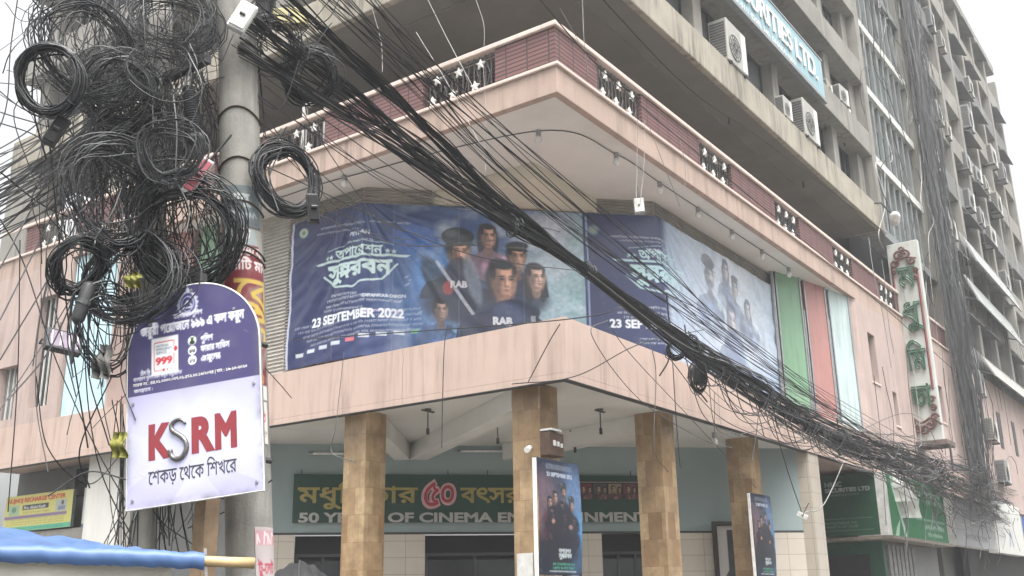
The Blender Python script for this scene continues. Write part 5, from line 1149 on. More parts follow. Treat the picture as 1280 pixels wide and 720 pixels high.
for x0, x1, y, lb in ((388,440,567,'tube light on the teal wall left, behind the first column'),(573,636,564,'tube light on the teal wall between the first and middle columns')):
    a, b = onD(x0,y,9.93), onD(x1,y,9.93); t = thing('tube_light', lb, 'tube light', (a+b)/2, 'tube lights on the lobby wall'); obj('tube', MB().tube([a,b], .022, 8), WHITE, t); d_ = (b-a)/np.linalg.norm(b-a); obj('fitting', MB().tube([a-d_*.03,a+d_*.05], .035, 6).tube([b-d_*.05,b+d_*.03], .035, 6).tube([a+np.array([.03,.03,.02]),b+np.array([.03,.03,.02])], .02, 4), STEEL, t)
p = onL(672,552,.30); t = thing('security_camera', 'small white security camera on the middle column', 'security camera', p); p = onL(662,560,.30); obj('body', MB().tube([p,p+np.array([-.16,-.06,-.05])], .045, 8), WHITE, t); obj('mount', MB().tube([p,p+np.array([.05,.05,.05])], .02, 6), DARK, t)
c_ = onR(690,556,.62); t = thing('meter_box', 'dark rusted electric box with white switches on the middle column', 'meter box', c_); obj('casing', MB().box(c_[0]-.2,.54,c_[2]-.17,c_[0]+.2,.705,c_[2]+.17), simple('rust_box',(0.10,0.06,0.04),.7,0,.3), t, bevel=.01); obj('switch', MB().box(c_[0]-.1,.52,c_[2]-.03,c_[0]-.04,.537,c_[2]+.05).box(c_[0]+.0,.52,c_[2]-.03,c_[0]+.05,.537,c_[2]+.04).box(c_[0]+.09,.52,c_[2]-.04,c_[0]+.14,.537,c_[2]+.02), WHITE, t); obj('cover_strip', MB().box(c_[0]-.18,.51,c_[2]+.19,c_[0]+.1,.705,c_[2]+.22), WHITE, t)
# ================================================================== LEFT SHOP SIGNS, STALL CANOPY, RICKSHAW HOOD
P0, P1 = onL(4,660,.65), onL(88,655,.65); H0 = onL(88,609,.65)[2]-P1[2]
c = Canvas(P0[1]-P1[1], .92, .016, (196,190,110)); c.over(c.noise(.5,8,3)*.3,(210,214,150)); W = c.W
c.rect(0,0,W,.12,(90,170,140)); c.rect(0,.32,W*.93,.40,(130,110,140)); c.text('NUJHOJ RECHARGE CENTER', .08, .74, .15, (188,56,52), 1, width=W*.86, fat=.05)
c.rect(W*.27,.53,W*.66,.66,(60,62,70)); c.text('Pro. Abdul Kadir', W*.29, .555, .10, (220,220,210), 1, width=W*.33, fat=.02); c.text('bKash & Rocket, Nagad', W*.28, .44, .08, (120,110,60), .9, width=W*.40)
c.rect(W*.06,.42,W*.22,.68,(150,180,150)); c.blob(W*.14,.56,.09,.07,(90,130,110),.9); c.rect(W*.76,.42,W*.92,.70,(170,176,170)); c.blob(W*.86,.62,.05,.06,(60,60,64),.9); c.rect(W*.8,.44,W*.9,.54,(120,130,150))
for k in range(3): c.scrib(.1, W*.9, .25-.06*k+.02, .04, (120,110,60), .8, k)
c.scrib(W*.2, W*.9, .035, .05, (60,120,100), .8, 6)
t = thing('recharge_sign', 'yellow shop signboard with red heading over the small shop at the left', 'sign', (.7,(P0[1]+P1[1])/2,P1[2]))
painted('sign_face', c, lambda X, Y: np.stack([np.full_like(X,.646), P0[1]-X, 3.38+Y*.86], -1), PRINTM, t, smooth=False); obj('casing', MB().box(.65,P1[1],3.38,.72,P0[1],3.38+.92*.86), STEEL, t)
c = Canvas(.38, .95, .014, (186,186,182)); c.rect(0,0,.38,.1,(90,100,120)); c.text('S', .06, .30, .36, (110,110,116), 1, fat=.0); t = thing('shop_signboard', 'narrow white signboard with a grey letter S beside the yellow shop sign', 'sign', (.7,12.3,3.3))
painted('sign_face', c, lambda X, Y: np.stack([np.full_like(X,.666), 12.62-X, 3.33+Y*.88], -1), PRINTM, t, smooth=False); obj('casing', MB().box(.67,12.24,3.33,.73,12.62,3.33+.84), STEEL, t)
# blue tarpaulin stall canopy on a bamboo pole
ba, bb = far(-60,689,3.62), far(318,704,3.62)
sc_ = thing('stall_canopy', 'blue tarpaulin stall canopy rolled over a bamboo pole at the lower left', 'canopy', (ba[0],ba[1],0))
obj('bamboo_pole', MB().tube([ba+(bb-ba)*q for q in np.linspace(-.2,1,12)], [.0165+.0015*(i%2) for i in range(12)], 8), BAMBOO, sc_, smooth=True)
e_ = ba+(bb-ba)*.822; r0, r1 = far(-80,650,5.4), far(170,688,5.0)
nx_, ny_ = 90, 40; vs = []
for j in range(ny_+1):
    v = j/ny_
    for i in range(nx_+1):
        u = i/nx_; f_ = ba+(e_-ba)*(u*1.15-.15); b_ = r0+(r1-r0)*(u*1.15-.15); p = f_+(b_-f_)*v
        z = .016*(1-v)+.010*abs(math.sin(u*11+v*6))*v+.006*abs(math.sin(u*27-v*9+2*math.sin(u*6)))-.010*math.sin(v*math.pi)*math.sin(u*7+v*3)+.005*math.sin(u*23+v*11+2*math.sin(u*5))*math.sin(v*math.pi)+.002*math.sin(u*61-v*5+3*math.sin(u*7))-.03*math.sin(u*math.pi)*math.sin(v*math.pi)
        vs.append(p+np.array([0,0,z]))
m = MB(); m.add(vs, [(j*(nx_+1)+i,j*(nx_+1)+i+1,(j+1)*(nx_+1)+i+1,(j+1)*(nx_+1)+i) for j in range(ny_) for i in range(nx_)])
BLUE = simple('blue_tarpaulin', (0.07,0.135,0.29), .45, 0, .3, 3); obj('tarpaulin', m, BLUE, sc_, smooth=True)
m = MB(); vs = []
for i in range(81):
    u = i/80; f_ = ba+(e_-ba)*(u*1.15-.15)
    for k in range(7):
        a = -1.2+k*.75; rr = .0225+.0018*math.sin(u*31+k+3*math.sin(u*13))+.0014*math.sin(u*97+k*2+2*math.sin(u*29)); d = np.array([CAM[0]-f_[0],CAM[1]-f_[1],0]); d /= np.linalg.norm(d); vs.append(f_+d*math.cos(a)*rr+np.array([0,0,1])*math.sin(a)*rr*1.25)
m.add(vs, [(i*7+k,i*7+k+1,(i+1)*7+k+1,(i+1)*7+k) for i in range(80) for k in range(6)]); obj('rolled_edge', m, BLUE, sc_, smooth=True)
m = MB(); vs = []
for i in range(41):
    u = i/40; f_ = ba+(bb-ba)*(u*.86-.15)
    for k in range(5): vs.append(f_+np.array([.03,.04,-.012])+np.array([.01*math.sin(u*13+k),.02*math.sin(u*9),-.11*k*(1 if u < .93 else .4)]))
m.add(vs, [(i*5+k,i*5+k+1,(i+1)*5+k+1,(i+1)*5+k) for i in range(40) for k in range(4)]); obj('cream_sheet', m, plaster('cream_plastic_sheet',(0.72,0.72,0.64),.1,.15), sc_, smooth=True)
obj('string', MB().tube([e_+np.array([0,0,.04]),e_+np.array([.01,-.02,-.15])], .006, 4), WIREL, sc_)
m = MB().tube([ba,ba*np.array([1,1,0])], .03, 6).tube([r1+(r0-r1)*.3,(r1+(r0-r1)*.3)*np.array([1,1,0])], .022, 6); obj('prop', m, BAMBOO, sc_)
# rickshaw hood
hA, hB = far(338,714,9.0), far(424,714,9.0); rk = thing('rickshaw', 'dark folded canvas rickshaw hood showing at the bottom edge before the first column', 'rickshaw', ((hA+hB)/2*np.array([1,1,0])))
hu = (hB-hA); hL = np.linalg.norm(hu); hu /= hL; hv = np.array([hu[1]*-1, hu[0], 0.0]); hv = hv if hv@(hA-CAM) > 0 else -hv; vs = []
for i in range(25):
    u = i/24
    for k in range(11):
        a = math.pi*k/10; h = 1.50+.50*math.sin(a)**.6*(1-.35*abs(u-.42)**2*4)+.012*math.sin(u*34+k); vs.append(hA*np.array([1,1,0])+hu*hL*u+hv*(.5-.5*math.cos(a))*.9+np.array([0,0,h]))
m = MB().add(vs, [(i*11+k,i*11+k+1,(i+1)*11+k+1,(i+1)*11+k) for i in range(24) for k in range(10)]); obj('hood', m, simple('black_canvas',(0.022,0.022,0.024),.7,0,.3,9), rk, smooth=True)
m = MB()
for u in (0,.45,.98): m.tube([vs[int(u*24)*11+k]+np.array([0,0,.006]) for k in range(11)], .012, 5)
obj('hoop', m, DARK, rk)
o_ = hA*np.array([1,1,0])
def rkp(u, v, z): return o_+hu*hL*u+hv*v+np.array([0,0,z])
m = MB(); q = [rkp(.05,.05,.75),rkp(.95,.05,.75),rkp(.95,.85,.75),rkp(.05,.85,.75)]; m.hexa(q+[p+np.array([0,0,.14]) for p in q]); obj('seat', m, simple('red_vinyl',(0.25,0.04,0.04),.4), rk)
for v in (-.05,.95):
    m = MB().tube([rkp(.6+.55*math.cos(a),v,.36+.35*math.sin(a)) for a in np.linspace(0,2*math.pi,24,endpoint=False)], .02, 6, closed=True); w_ = obj('wheel', m, BLACK, rk); s = MB()
    for a in np.linspace(0, math.pi, 8, endpoint=False): s.tube([rkp(.6+.53*math.cos(a),v,.36+.34*math.sin(a)),rkp(.6-.53*math.cos(a),v,.36-.34*math.sin(a))], .003, 3)
    obj('spokes', s, STEEL, w_)
obj('chassis', MB().tube([rkp(.6,-.05,.36),rkp(.6,.95,.36)], .02, 6).tube([rkp(.2,.1,.75),rkp(.6,.1,.36)], .02, 6).tube([rkp(.2,.8,.75),rkp(.6,.8,.36)], .02, 6).tube([rkp(0,.05,.9),rkp(0,.05,1.5)], .015, 5).tube([rkp(1,.05,.9),rkp(1,.05,1.5)], .015, 5), DARK, rk)
# scraps caught in the cables
def scrap(x, y, d, w, h, mat, label, cat='cloth', seed=0):
    c_ = far(x,y,d); r = random.Random(seed); m = MB(); n = 8; vs = []
    for i in range(n+1):
        for j in range(n+1):
            u, v = i/n-.5, j/n-.5; vs.append(c_+_r*w*u*(1-.55*v)+np.array([0,0,h*v])-np.array([_f[0],_f[1],0])*(.04*math.sin(u*14+v*4+seed)+.03*math.cos(v*9)))
    m.add(vs, [(i*(n+1)+j,i*(n+1)+j+1,(i+1)*(n+1)+j+1,(i+1)*(n+1)+j) for i in range(n) for j in range(n)]); return tag(obj('rag' if cat == 'cloth' else 'paper_notice', m, mat, smooth=True), label, cat)
YRAG = simple('yellow_rag', (0.25,0.245,0.06), .9, 0, .3, 30)
scrap(149,556,6.85,.09,.16,YRAG,'yellow green rag hanging at the left edge of the purple sign',seed=1); scrap(167,350,6.8,.09,.10,YRAG,'yellow scrap caught inside the cable coil above the sign',seed=2)
scrap(128,452,6.9,.10,.22,simple('grey_rag',(0.2,0.195,0.18),.9,0,.3,20),'limp grey rag tied to the cable pole',seed=3)
scrap(1113,607,28.6,.75,.8,OFFW,'white paper notice stuck at the top corner of the green shop sign','paper',4); scrap(1135,625,29.0,.5,.9,OFFW,'torn white sheet dangling next to the paper notice on the green shop sign','paper',5)
p = onL(656,672,.345); tag(obj('paper_notice', MB().box(.335,p[1]-.14,p[2]-.62,.346,p[1]+.14,p[2]-.22), OFFW), 'torn white paper pasted on the middle column beside the standee', 'paper')
# ================================================================== CABLES
def jit(s): return rnd.gauss(0, s)
# --- the long cable bundle from the pole head down to the bracket of the vertical sign, in one vertical plane
pa, pz = far(335,10,7.0)[:2], np.array([18.5,-.75]); bd_ = (pz-pa)/np.linalg.norm(pz-pa); bn_ = np.array([-bd_[1], bd_[0], 0.0])
def onB(x, y, off=0.0): return pl(x, y, bn_, float(bn_[:2]@pa)+off)
cbn = thing('cable_bundle', 'thick bundle of black cables sagging from the pole top across both banners to the right', 'cable bundle', onB(735,343))
KN_ = [(735,340,5),(860,434,8),(952,492,12),(1050,548,13),(1150,588,17),(1215,616,22),(1300,652,26)]
def strand(st, sp, n=90, end=7):
    o = jit(.05); pts = [onB(x, y, o) for x, y in st]; a, b = jit(1), jit(1)
    for (x, y, s) in KN_[:end]: pts.append(onB(x, y+(.6*a+.5*jit(1))*s*sp, o+jit(.03)))
    return smooth_path(pts, n)
starts = []
for i in range(28):  # upper thick pair
    starts.append([(rnd.uniform(328,362),rnd.uniform(-25,15)),(467+jit(4),99+jit(5)),(560+jit(3),187+jit(5)),(615+jit(3),239+jit(4)),(670+jit(3),286+jit(3))])
for i in range(26):  # middle
    starts.append([(308+jit(6),22+jit(9)),(440+jit(5),120+jit(8)),(530+jit(5),192+jit(8)),(612+jit(4),252+jit(6)),(670+jit(3),294+jit(4))])
for i in range(22):  # lower
    starts.append([(300+jit(4),60+jit(7)),(413+jit(4),131+jit(5)),(482+jit(4),177+jit(5)),(567+jit(4),235+jit(4)),(645+jit(3),288+jit(4))])
for i, s in enumerate(starts):
    r = rnd.choice([.005,.006,.007,.009,.012 if i % 6 == 0 else .008]); P = strand(s, 1.0); R = np.linspace(r*.9, r*1.6, len(P))
    R = R*.85; obj('cable', MB().tube(P, R, 4, cap=False), WIREG if i % 5 == 0 else (WIREL if i % 23 == 0 else WIRE), cbn)
for i in range(22):
    o = jit(.08); P = smooth_path([onB(x, y+jit(1.0)*s*1.2+(4 if i % 2 else -3), o+jit(.05)) for x, y, s in KN_[i % 3:]], 60); obj('cable', MB().tube(P, .005+.006*rnd.random(), 4, cap=False), WIREG if i % 3 else WIREL if i % 9 == 0 else WIRE, cbn)
m = MB()
for x, y, rr in ((735,340,.08),(645,284,.08),(862,434,.11),(958,494,.15),(1052,549,.17)):
    for k in range(5): c_ = onB(x+jit(3), y+jit(3)); m.tube([c_+np.array([.03*math.cos(a), rr*math.cos(a), rr*math.sin(a)])*1.0 for a in np.linspace(0,2*math.pi,14,endpoint=False)], .008, 4, closed=True)
obj('tie_wire', m, WIREG, cbn)
# --- single wires: helper for tagged wires
LAND = [(20,90,'the white sky gap'),(40,180,'the office ledge at the left'),(60,300,'the starred brick balcony at the left'),(60,400,'the small pink wall window'),(80,428,'the violet flood lamp'),(110,450,'the sky blue panel'),(50,530,'the pink band at the left'),(45,630,'the yellow recharge sign'),(130,640,'the white pier'),(170,690,'the blue tarpaulin'),(190,300,'the coiled cable pole'),(190,120,'the upper cable coils'),(240,490,'the purple hotline sign'),(250,680,'the timber post'),(300,60,'the round pole top'),(310,200,'the middle of the round pole'),(315,640,'the foot of the round pole'),(365,24,'the yellow junction box'),(360,220,'the thick coil by the round pole'),(370,160,'the first star grille'),(470,130,'the brick balcony left of the corner'),(570,90,'the star grille nearest the corner'),(690,60,'the balcony corner'),(500,215,'the balcony slab'),(450,300,'the left banner title'),(620,330,'the figures on the left banner'),(540,280,'the top edge of the left banner'),(700,160,'the corner soffit'),(780,110,'the first grille past the corner'),(900,200,'the second grille past the corner'),(800,260,'the grey box above the right banner'),(800,340,'the title of the right banner'),(910,390,'the pale half of the right banner'),(985,420,'the green panel'),(1015,440,'the rose panel'),(1050,450,'the pale panel'),(420,480,'the left canopy face'),(560,470,'the canopy face above the green sign'),(700,440,'the canopy corner'),(830,500,'the canopy face above the third column'),(940,550,'the canopy face above the fourth column'),(450,590,'the first column'),(670,520,'the middle column'),(830,580,'the third column'),(930,600,'the fourth column'),(1003,640,'the switch box on the tiled pier'),(1060,630,'the green shop sign box'),(1140,430,'the vertical sign'),(1150,570,'the foot of the vertical sign'),(1090,340,'the balcony end'),(1090,440,'the small window by the vertical sign'),(1210,450,'the vertical cable riser'),(1245,540,'the stack of air conditioners'),(1235,400,'the sloping pale boards'),(1250,660,'the cable nest'),(900,100,'the concrete ledge'),(1030,160,'the air conditioners on the ledge'),(1000,60,'the pale blue signboard'),(480,40,'the dark gallery opening'),(600,20,'the dark gallery ceiling')]
def px_of(P):
    v = np.asarray(P)-CAM; d = v@_f; return 640+CAM_F*(v@_r)/d, 360-CAM_F*(v@_u)/d
def land(P):
    x, y = px_of(P); return min(LAND, key=lambda q: (q[0]-x)**2+(q[1]-y)**2)[2]
def wire(pts, r, mat, label, group, n=36, name='overhead_wire', cat='wire'):
    if group:
        a, b = land(pts[0]), land(pts[-1]); c_ = {'black_cable': 'black', 'grey_cable': 'grey', 'pale_cable': 'pale'}[mat.name]
        n = 20 if n < 20 else n
        group = 'loose wires over the street corner'
        label = ('%s wire from %s to %s' % (c_, a, b)) if a != b else ('short %s wire hanging at %s' % (c_, a))
        while len(label.split()) > 16 and ' the ' in label: label = label.replace(' the ', ' ', 1) if label.count(' the ') else label
        if len(label.split()) > 16: label = ' '.join(label.split()[:16])
    return tag(obj(name, MB().tube(smooth_path(pts, n), r, 4, cap=False), mat), label, cat, group)
L1 = 'thin wire in the loose fan running from the pole top down to the right above the bundle'; G1 = 'thin wires fanning out above the cable bundle'
for i in range(16):
    y = -20; x = 395+rnd.uniform(-25,60); k = rnd.uniform(-14,18)
    wire([onB(x,y,.2+jit(.1)), onB(640+k*1.2,205+k*-1.0+jit(6),.2), onB(800+k,335-k*.8+jit(6),.2), onB(940,445+jit(8)-k*.5,.15), onB(1090,545+jit(8),.1), onB(1180,590+jit(12),.05)], .0045+.004*rnd.random(), WIRE if i % 3 else WIREG, L1, G1, 60)
L2 = 'single thin cable stretched across the brick balcony and soffit left of the bundle'; G2 = 'thin cables crossing the balcony left of the bundle'
for (x0,y0,x1,y1) in ((322,118,640,270),(322,120,600,262),(322,150,560,300),(330,170,520,300),(322,90,700,290),(325,205,735,340),(322,128,480,330),(330,240,620,300),(322,100,560,255),(325,60,540,330)):
    a, b = far(x0,y0,7.0), onB(x1,y1,.3) if x1 > 580 else far(x1,y1,14.5); wire([a,(a+b)/2+np.array([0,0,-.12-.2*rnd.random()]),b], .005, WIREG if rnd.random() < .6 else WIRE, L2, G2)
L3 = 'pale thin wire hanging straight down from the ledges in front of the balcony'; G3 = 'pale wires hanging down the facade'
for (x0,y0,x1,y1) in ((700,10,765,120),(465,10,478,90),(520,40,600,180),(535,0,592,110),(595,0,605,60),(728,0,735,95),(806,150,800,258),(797,150,795,258),(848,168,856,235),(604,80,607,215),(812,160,850,258)):
    a, b = onR(x0,y0,-.15) if x0 > 690 else onL(x0,y0,-.15), onR(x1,y1,-.12) if x1 > 690 else onL(x1,y1,-.12); wire([a,(a+b)/2+np.array([jit(.05),jit(.05),-.03]),b], .0055, WIREL, L3, G3)
a = onR(735,-20,-.3); wire([a, onR(860,110,-.3), onR(960,180,-.3), onR(1108,292,-.3)], .014, WIRE, 'dark straight cable running under the concrete ledge beside the balcony coping', None)
wire([onR(650,-30,-.25), onR(760,95,-.25), onR(900,215,-.25), onR(1100,380,-.3), onR(1200,470,-.3)], .012, WIRE, 'dark cable following the balcony coping down to the vertical sign', None)
# wires slung over the canopy fascia
L4 = 'thin dark wire looping down over the pink canopy face under the bundle'; G4 = 'thin wires looped over the canopy face'
for pts in (((760,400),(740,420),(800,500),(880,550),(915,560)),((760,404),(790,445),(870,530),(945,610)),((815,436),(820,470),(818,560),(835,590)),((885,475),(900,540),(960,535),(1010,520)),((870,470),(930,520),(985,545),(1040,548)),((855,440),(880,520),(925,545)),((900,486),(960,548),(1035,560)),((950,500),(945,545),(940,575)),((960,505),(985,590),(1002,640)),((945,505),(955,545)),((830,440),(905,525),(1000,560)),((870,478),(905,510),(950,520),(1000,515)),((840,440),(845,520),(850,585)),((700,405),(685,430),(660,478)),((560,405),(555,440),(552,560)),((430,440),(420,530),(415,565),(445,578)),((365,425),(700,400),(785,380)),((640,480),(720,470),(800,430),(880,412))):
    P = [onR(x,y,-.18) if x > 706 else onL(x,y,-.18) for x, y in pts]; wire(P, .0075 if len(pts) > 3 else .009, WIREG if rnd.random() < .5 else WIRE, L4, G4)
c_ = onR(1000,655,-.1); wire([onR(1060,565,-.2), onR(1030,630,-.2), onR(1008,640,-.15), onR(1003,645,-.05)], .014, WIREL, 'pale wire dropping to the white switch box on the tiled pier', None)
wire([onR(893,490,-.2), onR(893,545,-.2), onR(892,556,-.2)], .006, WIRE, 'short wire holding the white bulb under the canopy edge', None)
bulb(*(lambda p: (p[0], .25, 4.62))(onR(893,548,.25)), 'white bulb hanging at the canopy edge between the third and fourth columns', 'bulbs under the canopy')
def dist_rng(a, b): return rnd.uniform(a, b)
# --- coils
def coil(label, x, y, rx, ry, rot, d, turns, rad, spread, jitter, mat=WIRE, tails=2, name='cable_coil'):
    c_ = far(x,y,d); vd = c_-CAM; depth = vd@_f; s = depth/CAM_F; e1 = _r*math.cos(rot)+_u*math.sin(rot); e2 = -_r*math.sin(rot)+_u*math.cos(rot); fw = _f
    A, B = rx*s, ry*s; big = max(A, B)
    if A >= B: v1 = e1*A; v2 = e2*B+fw*math.sqrt(max(A*A-B*B,0))*.8
    else: v1 = e1*A+fw*math.sqrt(max(B*B-A*A,0))*.8; v2 = e2*B
    nn = np.cross(v1, v2); nn /= np.linalg.norm(nn); N = int(turns*26); P = []; ph = rnd.random()*6; sc = 1.0; off = 0.0; ox = oy = ww = w3 = 0.0
    for i in range(N+1):
        if i % 26 == 0: s1 = 1+jit(jitter*1.25)-(.22*rnd.random() if rnd.random() < .25 else 0); o1 = jit(spread*1.2); x1, y1 = jit(jitter*1.1), jit(jitter*1.1); w1, w2 = jit(jitter*.8), jit(jitter*.8)
        sc += (s1-sc)*.10; off += (o1-off)*.10; ox += (x1-ox)*.1; oy += (y1-oy)*.1; a = ph+2*math.pi*i/26; ww += (w1-ww)*.1; w3 += (w2-w3)*.1; sc_l = sc*(1+ww*math.cos(2*a)+w3*math.sin(3*a))
        P.append(c_+v1*(sc_l*math.cos(a)+ox)+v2*(sc_l*math.sin(a)+oy)+nn*off)
    P = np.array(P); below = (P-c_)@_u; P = P+np.minimum(below, 0)[:,None]*_u*.12
    t = thing(name, label, 'cable coil', c_, 'cable coils on the poles'); cuts = [0, int(len(P)*.45), int(len(P)*.8), len(P)]
    for q, (kr, mm_) in enumerate(((.85, mat), (.62, WIREG if mat is WIRE else WIRE), (1.15, WIRE))):
        seg = P[max(0,cuts[q]-1):cuts[q+1]]; obj('windings', MB().tube(seg, rad*kr, 4, cap=False), mm_, t)
    for k in range(tails):
        a = P[rnd.randrange(len(P))]; q = a+np.array([jit(.1),jit(.1),rnd.uniform(.25,.7)*(1 if k % 2 == 0 else -1)]); obj('tail', MB().tube(smooth_path([a,(a+q)/2+np.array([jit(.05),jit(.05),0]),q],14), rad, 4, cap=False), mat, t)
    tw = MB()
    for k in range(3):
        a = rnd.random()*6.28; p = c_+v1*math.cos(a)+v2*math.sin(a); rdir = (p-c_)/np.linalg.norm(p-c_); w = max(.03, jitter*big*1.6)
        tw.tube([p+rdir*w*math.cos(b)+nn*(spread*1.8+.01)*math.sin(b) for b in np.linspace(0,2*math.pi,10,endpoint=False)], .004, 3, closed=True)
    obj('tie', tw, WIREG, t)
COILS = [
 ('tight thick ring of cable, the leftmost coil against the white sky',62,97,40,40,.2,6.6,34,.0060,.022,.055,WIRE),
 ('loose messy coil at the very top left beside the building edge',108,58,42,60,.5,6.75,30,.0045,.045,.13,WIRE),
 ('upper coil with many loose turns right of the leftmost ring',150,110,38,42,-.4,6.85,26,.0045,.04,.12,WIREG),
 ('thin sparse coil in front of the ribbed insulator',205,85,46,34,-.5,6.6,4,.0045,.03,.10,WIREG),
 ('neat open coil just above the slanting red-labelled plate',212,186,36,34,-.2,6.6,15,.0050,.025,.09,WIREG),
 ('large round coil right above the purple sign, the biggest one',234,287,58,60,.3,6.80,46,.0052,.035,.11,WIRE),
 ('wide coil low at the left of the purple sign top, round the yellow scrap',168,346,55,44,.1,6.84,38,.0050,.035,.11,WIRE),
 ('big loose loops left of the largest coil',140,232,42,62,.2,6.75,20,.0048,.045,.13,WIREG),
 ('thick black coil hanging right of the round pole by the black splice box',358,222,30,42,.45,6.95,30,.0062,.02,.07,WIRE),
 ('dense coil tied under the yellow box right of the pole',390,93,27,29,-.3,7.4,32,.0055,.03,.11,WIRE),
 ('coil wedged between the pole top and the yellow box',344,55,24,30,.4,7.2,24,.0055,.03,.12,WIREG),
 ('narrow dense coil seen edge-on at the left over the pink wall',97,330,18,32,-.5,6.8,26,.0058,.02,.10,WIRE),
 ('long drooping loops under the wide coil, left of the sign',133,408,27,46,.15,6.9,14,.0048,.03,.12,WIRE),
 ('small black ring hanging from the bundle on the right banner, lower one with the box',872,470,12,18,.1,14.6,14,.011,.02,.07,WIRE),
 ('small black ring hanging from the bundle on the right banner, upper one',846,437,11,10,.1,14.2,12,.011,.02,.09,WIRE),
 ('short black loops hanging from the bundle before the pale coloured panel',1050,552,9,13,.1,24.0,12,.016,.04,.10,WIRE),
 ('dark loops among the tangle in the top left corner by the pole',214,26,55,40,-.3,6.9,26,.0048,.05,.14,WIRE),
 ('slack coil on the cable pole between the two upper coils',172,165,34,48,.6,6.85,18,.0045,.05,.14,WIRE),
]
for c_ in COILS: coil(*c_)
# --- tangle on the cable pole and the left-going mass (nobody could count these)
def mass(name, label, paths, rlo, rhi, mats, n=26):
    for mi, mat in enumerate(mats):
        m = MB()
        for i, P in enumerate(paths):
            if i % len(mats) == mi: m.tube(smooth_path(P, n), rnd.uniform(rlo, rhi), 3, cap=False)
        yield tag(obj(name, m, mat), label, 'wires', None, 'stuff')
paths = []
for i in range(215):
    d = 6.95+rnd.random()*.45; x = 185+jit(42) if i % 3 else 150+jit(50); y0 = rnd.uniform(-40,160); L = rnd.uniform(120,420); n = 5; xs = x; P = []
    for k in range(n): P.append(far(xs+jit(14)*(1 if k else 0), min(y0+L*k/(n-1)+jit(8), 700), d+jit(.04))); xs += jit(16)
    paths.append(P)
for i in range(85):
    d = 6.9+rnd.random()*.4; a = (rnd.uniform(60,330), rnd.uniform(-30,90)); b = (a[0]+rnd.uniform(-130,130), a[1]+rnd.uniform(-20,120)); mx_, my_ = (a[0]+b[0])/2+jit(20), (a[1]+b[1])/2+rnd.uniform(10,60)
    paths.append([far(*a,d),far(mx_,my_,d+jit(.05)),far(*b,d+jit(.05))])
for i in range(40):
    d = 7.0+rnd.random()*.2; x = rnd.uniform(145,250); paths.append([far(x,rnd.uniform(480,600),d),far(x+jit(8),620+jit(10),d+.1),far(x+jit(14),rnd.uniform(650,715),d+.1)])
list(mass('wire_tangle', 'dense tangle of hanging black wires around the old cable pole', paths, .0028, .0055, [WIRE, WIREG, WIRE]))
paths = []
for i in range(44):
    k = rnd.random(); s = (150+jit(30), 110+k*70+jit(8)); e = (-40, 205+k*110+jit(10)); d = 6.8+jit(.1)
    paths.append([far(*s,d),far((s[0]+e[0])/2,(s[1]+e[1])/2+6+jit(5),d+.5),far(*e,d+1.0)])
list(mass('wire_tangle', 'sheaf of dark cables running off the left edge past the white sky', paths, .0035, .0065, [WIRE, WIREG]))
L5 = 'single dark wire slung from the cable pole down across the pink wall at the left'; G5 = 'wires slung across the left pink wall'
for pts in (((-10,150),(60,180),(130,265),(190,330)),((-5,265),(30,330),(70,450),(120,560),(165,640)),((0,140),(100,175),(200,245)),((110,140),(118,300),(126,480),(140,560)),((60,150),(70,260),(88,420),(110,560)),((0,335),(40,260),(90,170)),((0,400),(50,300),(110,180)),((0,450),(70,330),(130,200)),((-5,520),(60,420),(120,320)),((10,500),(60,440),(95,365)),((25,300),(22,470),(10,640)),((60,590),(45,500),(50,400),(75,300)),((160,600),(110,590),(60,620)),((45,470),(60,560),(110,605),(150,570)),((140,470),(100,560),(112,610)),((120,0),(118,100),(122,330)),((20,8),(100,50),(200,90)),((-10,70),(30,40),(70,0)),((0,215),(60,260),(140,290)),((150,560),(190,640),(240,680)),((130,680),(165,610),(160,540)),((105,430),(112,520),(130,600),(175,690)),((335,620),(280,640),(235,660)),((340,600),(300,625),(250,615)),((140,500),(150,560),(148,690)),((105,250),(108,330),(112,470))):
    d = 6.9+rnd.random()*.5; wire([far(x,y,d+.15*i) for i, (x, y) in enumerate(pts)], .0035+.003*rnd.random(), WIRE if rnd.random() < .65 else WIREG, L5, G5)
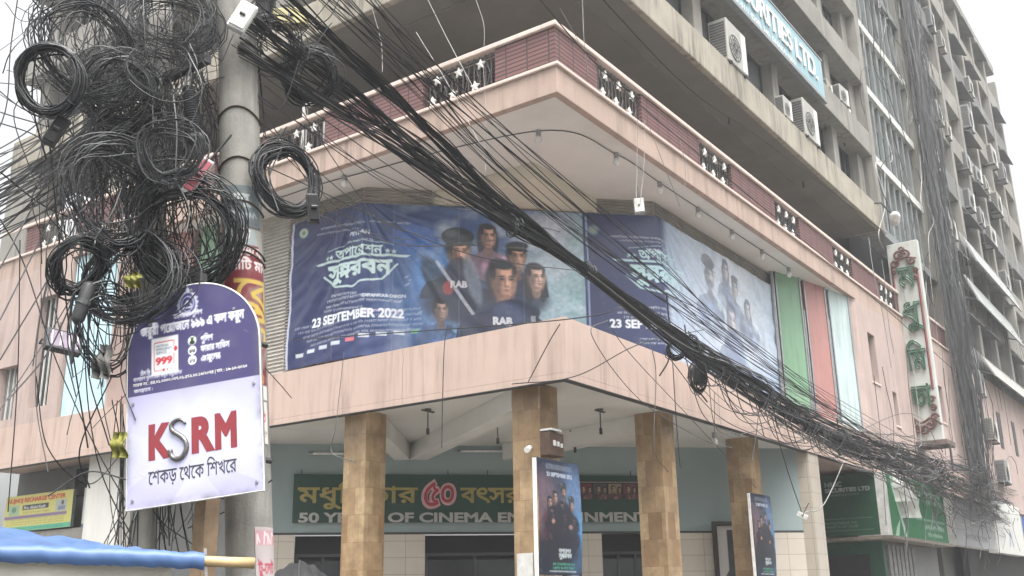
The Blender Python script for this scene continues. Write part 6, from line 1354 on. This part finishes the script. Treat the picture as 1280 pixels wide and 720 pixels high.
# --- vertical cable riser and the tangles on the right
paths = []
for i in range(120):
    x = 25.0+jit(.48); P = []
    for z in np.linspace(29+jit(1), 4.6+abs(jit(1.0)), 9): x += jit(.17); P.append((x+.10*(17-z)/4, -.2-abs(jit(.2)), z))
    paths.append(P)
list(mass('wire_tangle', 'dark vertical mass of cables running down the front where the tower meets the office block', paths, .009, .018, [WIRE, WIRE, WIREG, WIRE], 30))
paths = []
for i in range(46):
    x = 18.2+rnd.random()*6.4; z = rnd.uniform(12,25); P = [(x,-.1-rnd.random()*.2,z)]
    for k in range(3): P.append((P[-1][0]+jit(.5), -.1-rnd.random()*.3, P[-1][2]-rnd.uniform(.3,1.6)))
    paths.append(P)
list(mass('wire_tangle', 'stray cables draped over the fins of the stair tower', paths, .010, .016, [WIRE, WIREG, WIREL]))
paths = []
for i in range(230):
    x = rnd.uniform(1085,1290); yc = 570+(x-1100)*.42; y = yc+jit(17); o = jit(.35)+.1; a = onB(x,y,o); s = .45+rnd.random()*.9; P = [a]
    for k in range(4): P.append(P[-1]+np.array([jit(.34)*s+.50,jit(.10),jit(.13)*s-.02]))
    paths.append(P)
for i in range(34):
    x = rnd.uniform(1100,1290); yc = 590+(x-1100)*.40; o = jit(.3); a = onB(x,yc+jit(12),o); P = [a,a+np.array([jit(.25),jit(.1),-rnd.uniform(.3,.8)]),a+np.array([jit(.4),jit(.1),-rnd.uniform(.7,1.7)])]; paths.append(P)
list(mass('wire_tangle', 'matted nest of cables along the bundle at the lower right corner', paths, .006, .012, [WIRE, WIRE, WIREG, WIRE, WIREG, WIRE, WIREG], 26))
L6 = 'thin wire hanging down the pink wall or office front at the right'; G6 = 'thin wires hanging on the right facade'
for i in range(34):
    x = rnd.uniform(1080,1275); y = rnd.uniform(250,480); P = [onR(x,y,-.15)]
    for k in range(3): P.append(P[-1]+np.array([jit(.14),jit(.04),-rnd.uniform(.5,1.4)]))
    wire(P, .009, WIREL if i % 3 == 0 else WIREG, L6, G6, 24)
L7 = 'short wire loop dangling under the cable bundle before the pink canopy'; G7 = 'wire loops dangling under the bundle'
for i in range(26):
    t = rnd.random(); x = 850+t*250; y = 430+(x-860)*.56+8; dx = rnd.uniform(20,90); wire([onB(x,y,-.1),onB(x+dx*.3,y+dx*.45+rnd.uniform(5,30),-.1),onB(x+dx*.8,y+dx*.6+rnd.uniform(5,25),-.1),onB(x+dx,y+dx*.56,-.1)], .007, WIRE if i % 2 else WIREG, L7, G7)
# ================================================================== AIR: pale haze round the whole scene
hz = MB().box(-160,-160,-1,180,170,33)
hm = bpy.data.materials.new('pale_haze'); hm.use_nodes = True; hn = hm.node_tree; hn.nodes.clear()
pv = hn.nodes.new('ShaderNodeVolumePrincipled'); pv.inputs['Color'].default_value = (0.93,0.95,0.97,1); pv.inputs['Density'].default_value = 0.0022; pv.inputs['Anisotropy'].default_value = 0.2
ho = hn.nodes.new('ShaderNodeOutputMaterial'); hn.links.new(pv.outputs[0], ho.inputs['Volume'])
tag(obj('haze', hz, hm), kind='stuff')
